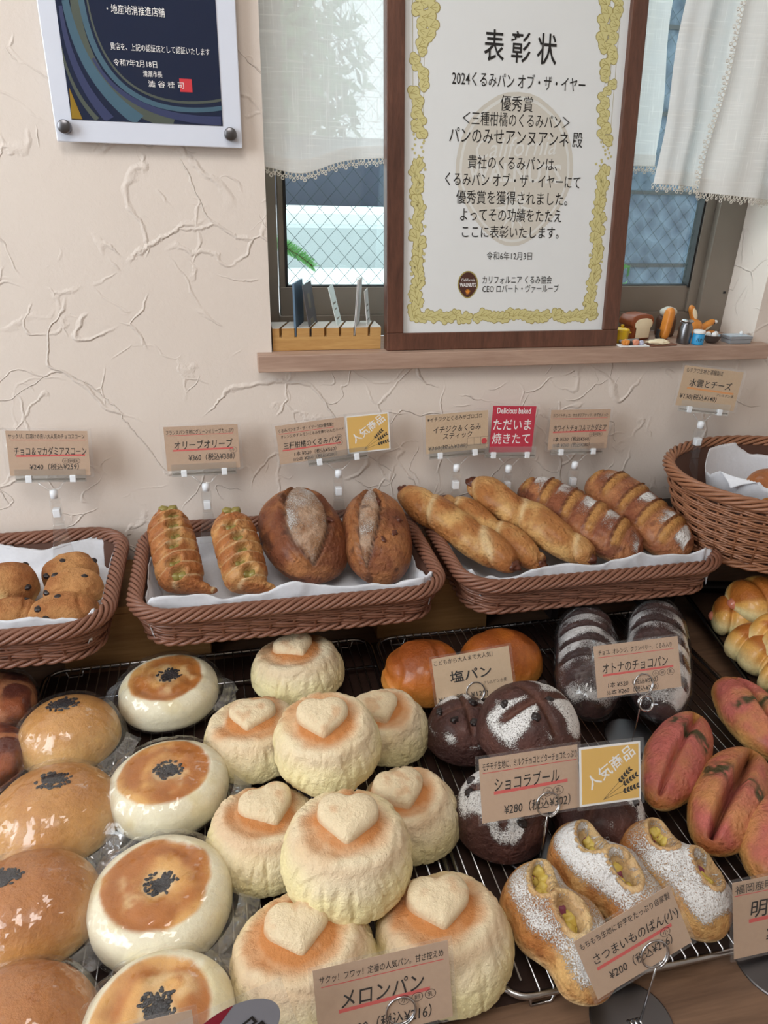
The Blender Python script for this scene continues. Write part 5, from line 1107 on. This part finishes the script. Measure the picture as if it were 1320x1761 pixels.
ring_sign((.377, -.381, .122), .0908, .0500, -2.7 + 3, .5, [(T, 'チョコ、オレンジ、クランベリー、くるみ入り', .05, .92, .86, .10, thin), (U, .04, .94, .77), (T, 'オトナのチョコパン', .08, .86, .55, .20), (U, .08, .92, .42, .43, .0020), (O, .70, .33, .06, '小'), (O, .78, .33, .06, '卵'), (O, .88, .33, .07, '乳'), (T, '1本 ¥520（税込¥560）', .13, .72, .22, .11), (T, '½本 ¥260（税込¥280）', .11, .72, .08, .11)],
          'kraft price card ¥520 for adult chocolate bread in front of long chocolate loaves', (.396, -.366, RZ), (.004, -.017), extra=True)
ring_sign(fwd((.236, -.461, .078), .93), .0843, .0520, -.8 + 1, .42, [(T, 'モチモチ生地に、ミルクチョコとビターチョコたっぷり', .03, .99, .87, .12, thin), (U, .03, .98, .77), (T, 'ショコラブール', .14, .80, .57, .22), (U, .13, .88, .44, .46, .0026), (O, .67, .33, .075, '小'), (O, .78, .33, .075, '乳'), (T, '¥280（税込¥302）', .22, .90, .16, .18)],
          'kraft price card ¥280 with yellow popular item card, among the chocolate boules', (.236, -.478, RZ), (.014, -.019), yellow=(fwd((.304, -.472, .087), .93), .0537, .0480, -2.8 + 1))
ring_sign((.077, -.598, .062), .0905, .0560, 1.7, .35, [(T, 'サクッ！フワッ！定番の人気パン。甘さ控えめ', .04, .96, .86, .10, thin), (U, .05, .96, .77), (T, 'メロンパン', .18, .80, .56, .22), (U, .16, .84, .42, .44, .0026), (O, .64, .37, .06, '小'), (O, .74, .37, .06, '卵'), (O, .84, .37, .06, '乳'), (T, '¥200（税込¥216）', .18, .84, .16, .18)],
          'kraft price card ¥200 for melon buns at the bottom centre of view', (.092, -.590, .0172), (.010, -.014))
ring_sign(fwd((.266, -.590, .047), .91), .0750, .0475, 20.7, .35, [(T, 'もちもち生地にお芋をたっぷり自家製', .03, .96, .87, .11, thin), (T, 'さつまいものぱん(小)', .10, .98, .57, .20), (U, .10, .88, .43, .43, .0024), (O, .80, .38, .07, '小'), (T, '¥200（税込¥216）', .18, .84, .24, .17)],
          'kraft price card ¥200 for sweet potato breads, tilted steeply, above metal disc', (.257, -.618, 0.0), (.010, -.016), disc=.030)
ring_sign((.385, -.591, .048), .0740, .0600, -9 + 9, .4, [(T, '福岡産明', .03, .48, .90, .12, dict(sh=0, b=0)), (U, .02, .96, .82), (T, '明', .20, .41, .60, .22), (U, .18, .90, .46, .47, .0030), (T, '¥', .38, .50, .22, .18)],
          'kraft price card for cod roe bread cut off at right edge', (.395, -.600, 0.0), (.02, -.026), disc=.034)
# ---------------------------------------------------------------- cards cut off at the bottom left
nC = (0, -1, .35)
ring_sign((-.084, -.611, .066), .0838, .0542, 1.4 + 1, .35, [(T, 'の(ホ', .66, .92, .80, .14)], 'kraft price card only its top edge showing over the nearest white bun', (-.080, -.603, RZ), (0, -.016), disc=.016)
Mo = mat4((-.023, -.625, .091), nC, 14.7); bo = (-.030, -.606, RZ)
ov = empty('oval_sign', bo, 'clear card with grey and maroon oval at bottom left, big black characters', 'sign'); lo = np.array(bo)
MB().box((-.043, -.029, -.0004), (.041, .027, .0004), Mo).build('clear_film', M['sleeve'], ov, False, loc=lo, bevel=.0002)
p = {}; M['ovalgrey'] = simple('oval_grey', (126, 126, 134), .45, 0, .01); M['ovalmaroon'] = simple('oval_maroon', (128, 24, 44), .45, 0, .02)
oc = (.0015, .0035); r_ = math.radians(14)
def opt(a, k=1.0): x, y = .0335 * k * math.cos(a), .0185 * k * math.sin(a); return (oc[0] + x * math.cos(r_) - y * math.sin(r_), oc[1] + x * math.sin(r_) + y * math.cos(r_))
poly(p, [opt(a) for a in np.linspace(0, 2 * PI, 48, endpoint=False)], 'ovalgrey', .0005)
poly(p, [opt(a) for a in np.linspace(PI * .36, PI * 1.02, 22)], 'ovalmaroon', .0007)
sh = p.pop('ovalgrey').xf(Mo).build('grey_oval', M['ovalgrey'], ov, False, loc=lo)
txt(p, '長 品', -.012, .024, .0015, .013, 0, .012, 'ink', r_ * 1.2, .0009)
for k, mb in p.items(): mb.xf(Mo); mb.build('lettering' if k == 'ink' else 'maroon_band', M[k], sh, False, loc=lo)
MB().lathe([(.001, 0), (.016, 0), (.016, .0012), (.001, .0016)], (0, 0, 0), 32).build('disc_base', M['disc'], ov, False)
MB().tube([(0, 0, .001), (.0, -.008, .03), tuple(np.array(Mo @ Vector((-.004, -.028, -.002))) - lo)], .0008, 6).build('stem', M['steel'], ov)

# ---------------------------------------------------------------- white acrylic plaque on the wall
PL = frame((-.055, -.014, .57), (1, 0, 0), (0, -1, 0)); pr = empty('wall_plaque', (-.055, -.003, .57), 'white acrylic plaque with dark blue print high on wall at left', 'plaque'); lp = np.array(pr.location)
H_ = lambda u, v: hit(PL, u, v)
bl, br = H_(98, 243), H_(417, 255); tl, tr_ = H_(60, 0), H_(409, 0)
rollp = math.atan2(br[1] - bl[1], br[0] - bl[0]); wpl = br[0] - bl[0]; QL = PL @ Matrix.Translation((bl[0], bl[1], 0)) @ Matrix.Rotation(rollp, 4, 'Z')
hq = lambda u, v: hit(QL, u, v)
MB().box((0, 0, -.004), (wpl, .27, 0), QL).build('acrylic_plate', simple('white_acrylic', (222, 228, 242), .22, 0, .01, coat=.4), pr, False, loc=lp, bevel=.001)
ix0 = hq(123, 205)[0]; ix1 = hq(383, 217)[0]; iy0 = hq(250, 211)[1]
sh = MB().box((ix0, iy0, .0002), (ix1, .255, .0006), QL).build('navy_sheet', simple('navy_print', (22, 36, 64), .18, 0, .05, 20, coat=.6), pr, False, loc=lp)
for u, v in ((112, 218), (396, 231)):
    x, y = hq(u, v); MB().lathe([(.0005, .0), (.0062, .0), (.0066, .001), (.0062, .0085), (.0056, .009), (.0005, .009)], (x, y, 0), 28).xf(QL).build('standoff_screw', M['disc'], pr, loc=lp)
MB().box((.02, .03, -.0115), (wpl - .02, .2, -.0042), QL).build('back_spacer', M['joint'], pr, False, loc=lp)
p = {}; M['wave1'] = simple('wave_teal', (74, 104, 122), .3, 0, .05); M['wave2'] = simple('wave_olive', (84, 92, 84), .3, 0, .05); M['wave3'] = simple('wave_violet', (58, 66, 102), .3, 0, .05); M['wave4'] = simple('wave_gold', (150, 120, 40), .3, 0, .05)
def wave(P0, P1, P2, w0, w1, key, z):
    n = 26; L1 = []; L2 = []
    for i in range(n):
        t = i / (n - 1); q = lambda A, B, C_: (1 - t) ** 2 * A + 2 * t * (1 - t) * B + t * t * C_
        u, v = q(P0[0], P1[0], P2[0]), q(P0[1], P1[1], P2[1]); x, y = hq(u, v); w = .0008 * (w0 + (w1 - w0) * t) / 2; dx, dy = 2 * (1 - t) * (P1[0] - P0[0]) + 2 * t * (P2[0] - P1[0]), 2 * (1 - t) * (P1[1] - P0[1]) + 2 * t * (P2[1] - P1[1]); m = math.hypot(dx, dy)
        for L, s_ in ((L1, 1), (L2, -1)): L.append((min(max(x + s_ * w * dy / m, ix0), ix1), max(y + s_ * w * dx / m, iy0), z))
    V = L1 + L2; p.setdefault(key, MB()).add(V, [(i, i + 1, n + i + 1, n + i) for i in range(n - 1)])
wave((150, 0), (185, 205), (383, 172), 2, 3, 'wave2', .0008); wave((138, -10), (170, 215), (383, 186), 7, 5, 'wave1', .0009); wave((128, 0), (150, 180), (300, 212), 10, 14, 'wave2', .00085); wave((112, 0), (140, 140), (242, 209), 8, 16, 'wave1', .0009); wave((160, 100), (215, 205), (380, 208), 3, 10, 'wave3', .00095); wave((104, 10), (118, 130), (190, 207), 4, 12, 'wave3', .0009); wave((105, 80), (122, 160), (168, 206), 2, 6, 'wave2', .0009)
poly(p, [hq(119, 150), hq(123.5, 204), hq(142, 205)], 'wave4', .0010)
for s_, u0, v0, u1, v1, hp in (('・地産地消推進店舗', 183, 13, 283, 24, 13), ('貴店を、上記の認証店として認証いたします', 190, 79, 360, 90, 10), ('令和7年2月18日', 195, 107, 270, 111, 10), ('清瀬市長', 246, 126, 279, 129, 9), ('澁 谷 桂 司', 255, 144, 316, 147, 9)):
    a = hq(u0, v0); c = hq(u1, v1); txt(p, s_, a[0], c[0], (a[1] + c[1]) / 2, hp * (c[0] - a[0]) / (u1 - u0) * 1.1, 0, 0, 'whiteink', 0, .0013); p.pop('whiteink').xf(QL).build('white_lettering', M['whiteink'], sh, False, loc=lp)
a = hq(308, 135); c = hq(331, 159); poly(p, [(a[0], c[1]), (c[0], c[1]), (c[0], a[1]), (a[0], a[1])], 'stampred', .0011)
for k, mb in p.items(): mb.xf(QL); mb.build({'whiteink': 'white_lettering', 'stampred': 'red_seal'}.get(k, 'wave_print'), M[k], sh, False, loc=lp)

# ---------------------------------------------------------------- slotted card block on the sill
sx0, sx1, sy0, sy1, sz = .064, .198, .004, .044, .3505
cb = empty('card_block', (.131, .024, sz), 'slotted light oak card block on the sill left of certificate', 'card holder'); lc = np.array(cb.location)
slots = [.0735 + .0182 * k for k in range(7)]; mb = MB().box((sx0, sy0, sz), (sx1, sy1, sz + .016)); tp = MB()
e = [sx0] + [q for s_ in slots for q in (s_ - .0015, s_ + .0015)] + [sx1]
for i in range(0, len(e), 2):
    for m_, z0, z1 in ((mb, sz + .0161, sz + .0265), (tp, sz + .0266, sz + .0272)):
        d0 = 0 if i == 0 else .0135; d1 = 0 if i == len(e) - 2 else .0135; V = [(x + d, y, z) for z in (z0, z1) for x, d, y in ((e[i], 0, sy0), (e[i + 1], 0, sy0), (e[i], d0, sy1), (e[i + 1], d1, sy1))]
        m_.add(V, [(0, 2, 3, 1), (4, 5, 7, 6), (0, 1, 5, 4), (2, 6, 7, 3), (0, 4, 6, 2), (1, 3, 7, 5)])
mb.build('oak_body', M['oak'], cb, False, loc=lc); tp.build('pale_top', M['oaktop'], cb, False, loc=lc)
def shop_card(s_, lean, y0, wd, ht, mat, label, thick=.0007, fold=False, text=None):
    Mc = Matrix.Translation((slots[s_], y0, sz + .0165)) @ Matrix.Rotation(-.32, 4, 'Z') @ Matrix.Rotation(lean, 4, 'Y'); o = empty('shop_card', (slots[s_], y0, sz + .0165), label, 'card', 'cards in the oak block'); l = np.array(o.location)
    if fold:
        MB().box((-.0009, 0, 0), (-.0004, wd, ht), Mc).box((.0004, 0, 0), (.0009, wd, ht), Mc).build('leaf_sheet', mat, o, False, loc=l)
        MB().tube([tuple(Mc @ Vector((.0022 * math.cos(a), .001, ht + .001 + .003 * math.sin(a)))) for a in np.linspace(-.3, PI + .3, 9)], .0004, 4).build('curled_corner', mat, o, loc=l)
    else: MB().box((-thick / 2, 0, 0), (thick / 2, wd, ht), Mc).build('card_sheet', mat, o, False, loc=l)
    if text:
        p = {}; 
        for (a0, a1, b0, b1) in text: p.setdefault('greyink', MB()).box((thick / 2, wd * a0, ht * b0), (thick / 2 + .0001, wd * a1, ht * b1), Mc); 
        for k, m_ in p.items(): m_.build('printed_pattern', M[k], o, False, loc=l)
cardblue = simple('slate_blue_card', (92, 118, 142), .5, 0, .03); carddark = simple('charcoal_card', (92, 88, 92), .45, 0, .03); cardpale = simple('pale_floral_card', (214, 222, 220), .5, 0, .05, 200)
tx = ((.25, .75, .62, .66), (.3, .7, .50, .53), (.25, .8, .30, .33))
shop_card(1, -.02, .006, .048, .062, cardblue, 'thick slate blue card in the oak block, leftmost of cards', .0024)
shop_card(2, -.15, .006, .052, .060, carddark, 'charcoal grey card with white mark, second from left in oak block', text=((.3, .6, .1, .3), (.35, .6, .5, .8)))
shop_card(4, -.24, .010, .034, .058, cardpale, 'pale card with printed leaves leaning left in the middle of block', text=tx)
shop_card(5, .06, .006, .036, .066, M['white'], 'folded white leaflet with a curled top in the oak block', fold=True)
shop_card(6, -.10, .012, .032, .052, M['white'], 'small white card farthest right in the oak block', text=tx)

# ---------------------------------------------------------------- toys on the sill at right
SZl = .3503
def toy(name, x, y, label, cat): return empty(name, (x, y, SZl), label, cat, None)
yl = simple('toy_yellow', (226, 186, 40), .35); brn = simple('toy_brown', (142, 72, 36), .4, 0, .08); orr = simple('toy_orange', (212, 134, 54), .4, 0, .12, 120); crm = simple('toy_cream', (238, 222, 190), .5); blk = simple('toy_black', (34, 32, 34), .5); gry = simple('toy_grey', (150, 154, 160), .35, .3); pink = simple('toy_pink', (226, 150, 120), .45)
t_ = toy('toy_pot', .5345, .012, 'tiny yellow toy pot beside the certificate frame on sill', 'toy')
MB().lathe([(.0005, 0), (.0088, 0), (.0098, .002), (.0098, .0155), (.0104, .0165)], n=28).build('pot', yl, t_); MB().lathe([(.0106, .0168), (.0102, .0180), (.006, .0196), (.0016, .0202), (.0016, .0216), (.0026, .0226), (.0016, .0240), (.0002, .0242)], n=28).build('lid', yl, t_)
for s_ in (-1, 1): MB().tube([(s_ * .0097, -.003, .013), (s_ * .0125, -.003, .0135), (s_ * .0125, .003, .0135), (s_ * .0097, .003, .013)], .0009, 6).build('handle', yl, t_)
def slab(pts, d, mat, name, par, bev=.002, off=0):
    n = len(pts); V = [(x, -d / 2 + off, z) for x, z in pts] + [(x, d / 2 + off, z) for x, z in pts]
    return MB().add(V, [tuple(range(n)), tuple(range(n, 2 * n))[::-1]] + [(i, n + i, n + (i + 1) % n, (i + 1) % n) for i in range(n)]).build(name, mat, par, True, bevel=bev)
def toastpts(w, h): return [(w / 2 * x, h * z) for x, z in ((-.80, 0), (-.80, .52), (-1, .62), (-1.0, .82), (-.75, .97), (-.3, 1.03), (.3, 1.03), (.75, .97), (1.0, .82), (1, .62), (.80, .52), (.80, 0))]
t_ = toy('toy_loaf', .569, .036, 'toy loaf with dark brown crust and plain cream front on sill', 'toy'); t_.rotation_euler = (0, 0, .25)
slab(toastpts(.042, .034), .026, brn, 'crust', t_); slab([(x, z + .003) for x, z in toastpts(.031, .026)], .002, crm, 'cream_face', t_, .0006, -.0146)
t_ = toy('toy_long_bun', .603, .024, 'upright orange toy long bun between the toy loaf and can', 'toy'); t_.rotation_euler = (0, .12, .3)
V, F, _ = tubeloaf(.044, .015, .0075, 40, 28, 5, 1.0); V = V[:, [2, 1, 0]]; V[:, 2] += .0225; put(t_, 'bun', (V, F), orr); MB().box((-.0085, -.003, .002), (-.0068, .003, .014)).build('dark_patch', blk, t_, False, bevel=.0006); MB().lathe([(.0005, 0), (.006, 0), (.006, .002), (.0005, .002)], n=20).build('stand', blk, t_)
t_ = toy('toy_brown_stump', .626, .052, 'dark brown round toy bread behind the toy milk can', 'toy')
MB().lathe([(.0005, 0), (.012, 0), (.0135, .004), (.0135, .022), (.012, .027), (.0005, .028)], n=28).build('body', simple('toy_dark_brown', (86, 56, 42), .5, 0, .1), t_); put(t_, 'dome_reflection', blob(.0115, (1.1, .8, .65), 10, 0, .05), simple('toy_dome_reflection', (206, 200, 188), .5), (0, -.002, .033))  # solid pale top stands in for the reflection on a clear dome
t_ = toy('toy_milk_can', .6235, .000, 'small silver toy milk can with lid beside the blue jar', 'toy')
MB().lathe([(.0005, 0), (.0088, 0), (.0092, .0015), (.0092, .021), (.0066, .0262), (.0066, .0285)], n=32).build('can', M['disc'], t_); MB().lathe([(.0074, .0288), (.0080, .0296), (.0080, .0312), (.004, .0322), (.0005, .0324)], n=32).build('lid', M['steel'], t_)
for s_ in (-1, 1): MB().tube([(s_ * .0066, 0, .0265), (s_ * .0105, 0, .0290), (s_ * .0080, 0, .0305)], .0007, 6).build('handle', M['steel'], t_)
t_ = toy('toy_jar', .6395, -.0085, 'bright blue toy jar with white lid at sill front', 'toy')
j = MB().lathe([(.0005, 0), (.0074, 0), (.0078, .001), (.0078, .0135), (.0070, .0145)], n=32).build('jar', simple('toy_blue', (58, 158, 214), .35), t_); MB().lathe([(.0078, .0148), (.0080, .0155), (.0080, .0182), (.0072, .0190), (.0005, .0190)], n=32).build('lid', M['white'], t_)
p = {}; txt(p, 'バター', -.0055, .0055, .0070, .0052, 0, .03, 'ink', 0, 0); V = p['ink'].V[0]; a = V[:, 0] / .0079; p['ink'].V[0] = np.stack([.0079 * np.sin(a - .15), -.0079 * np.cos(a - .15), V[:, 1]], 1); p['ink'].build('lettering', M['ink'], j, False)
t_ = toy('toy_bowl', .6665, -.001, 'small grey metal toy bowl holding three white eggs', 'toy')
MB().lathe([(.0005, .0), (.006, .0), (.010, .004), (.0125, .0105), (.0130, .0110), (.0118, .0108), (.0092, .0046), (.005, .0016), (.0005, .0014)], n=36, cap=False).build('bowl', M['disc'], t_)
for k, (dx, dy) in enumerate(((-.0062, .001), (.0004, -.003), (.0062, .002))): o = mesh('toy_egg', *blob(.0044, (.85, .85, 1.1), 8, 0, 0), M['white']); o.location = (.6665 + dx, -.001 + dy, SZl + .0102); tag(o, 'tiny white toy egg, ' + ('leftmost', 'middle', 'rightmost')[k] + ' of the three in the grey toy bowl', 'egg', 'toy eggs in the bowl')
t_ = toy('toy_rolls', .662, .038, 'orange brown toy roll with two upright ear shaped rolls behind bowl', 'toy')
put(t_, 'round_roll', blob(.0135, (1, .85, .95), 12, 0, .04), orr, (0, 0, .0125))
def ear(x, y, z, ry, s=1.0):
    V, F, _ = tubeloaf(.026 * s, .010 * s, .005, 30, 20, 3, 1.0); V = V[:, [2, 1, 0]]; e_ = put(t_, 'ear_roll', (V, F), orr, (x, y, z), (0, ry, 0)); o = mesh('cream_slit', *blob(.0042, (.8, .35, 2.0), 8, 0, 0), crm, e_); o.location = (.0048, -.0042, 0)
ear(-.006, .004, .030, -.45); ear(.019, .002, .018, 1.0, 1.15); ear(.022, .0, .0075, 1.45, 1.2)
MB().tube([(.024, .006, .012), (.036, .004, .019)], .0022, 8).build('dark_stick', blk, t_); put(t_, 'white_tip', blob(.0028, (1, 1, 1), 6, 0, 0), M['white'], (.0375, .004, .0198))
t_ = toy('toy_box', .7045, -.002, 'small grey lidded toy baking box at right end of sill', 'toy')
mb = MB(); mb.box((-.0165, -.0105, 0), (.0165, .0105, .0055)).box((-.0175, -.0115, .0058), (.0175, .0115, .0098)); mb.build('box', gry, t_, False, bevel=.0005); MB().box((-.0155, -.0095, .0099), (.0155, .0095, .0103)).build('blue_lid_panel', simple('toy_pale_blue', (176, 194, 210), .2), t_, False); MB().lathe([(.0005, .0103), (.0022, .0103), (.0026, .0135), (.0012, .0150), (.0002, .0152)], (.008, .002, 0), 14).build('lid_knob', M['white'], t_)
t_ = toy('toy_pastry_tray', .5400, -.0105, 'tiny white tray of toy pastries at front of sill by frame', 'toy')
MB().box((-.0215, -.0085, .0), (.0215, .0085, .0014)).build('tray', M['white'], t_, False, bevel=.0006)
for k, (dx, m_, sc) in enumerate(((-.010, orr, 1.0), (-.0035, blk, .7), (.0040, pink, .95), (.0125, simple('toy_lilac', (190, 192, 214), .5), .75))): put(t_, 'pastry', blob(.0052 * sc, (1.1, .9, .75), 8, k, .2), m_, (dx, .000, .0014 + .0036 * sc))
MB().tube([(-.012, .0135, .0035), (.016, .0135, .0045)], .0024, 8).build('rolling_pin', gry, t_)
t_ = toy('toy_dough_board', .5835, -.0085, 'brown toy board with pale flat dough at sill front', 'toy'); t_.rotation_euler = (0, 0, .1)
MB().box((-.0195, -.0080, .0), (.0210, .0070, .0018)).build('board', simple('toy_board', (124, 82, 64), .5), t_, False, bevel=.0004)
put(t_, 'dough', blob(.0105, (1.55, .8, .30), 12, 3, .3), crm, (-.004, .001, .0042))
# brand-free switch-like scuffs are left to the plaster material; a paper napkin corner in the basket and crumbs in the tray
rc = random.Random(9)
for k in range(3): o = mesh('bread_crumb', *blob(.0022 * rc.uniform(.8, 1.3), (1.4, 1, .7), 5, k, .4), M['potato']); o.location = tuple(at(566 + 8 * k, 1018 - 3 * (k % 2), TZ + .009)); tag(o, ('left', 'middle', 'right')[k] + ' golden crumb on the parchment in front of the large walnut loaf', 'crumb', 'crumbs in the middle tray')
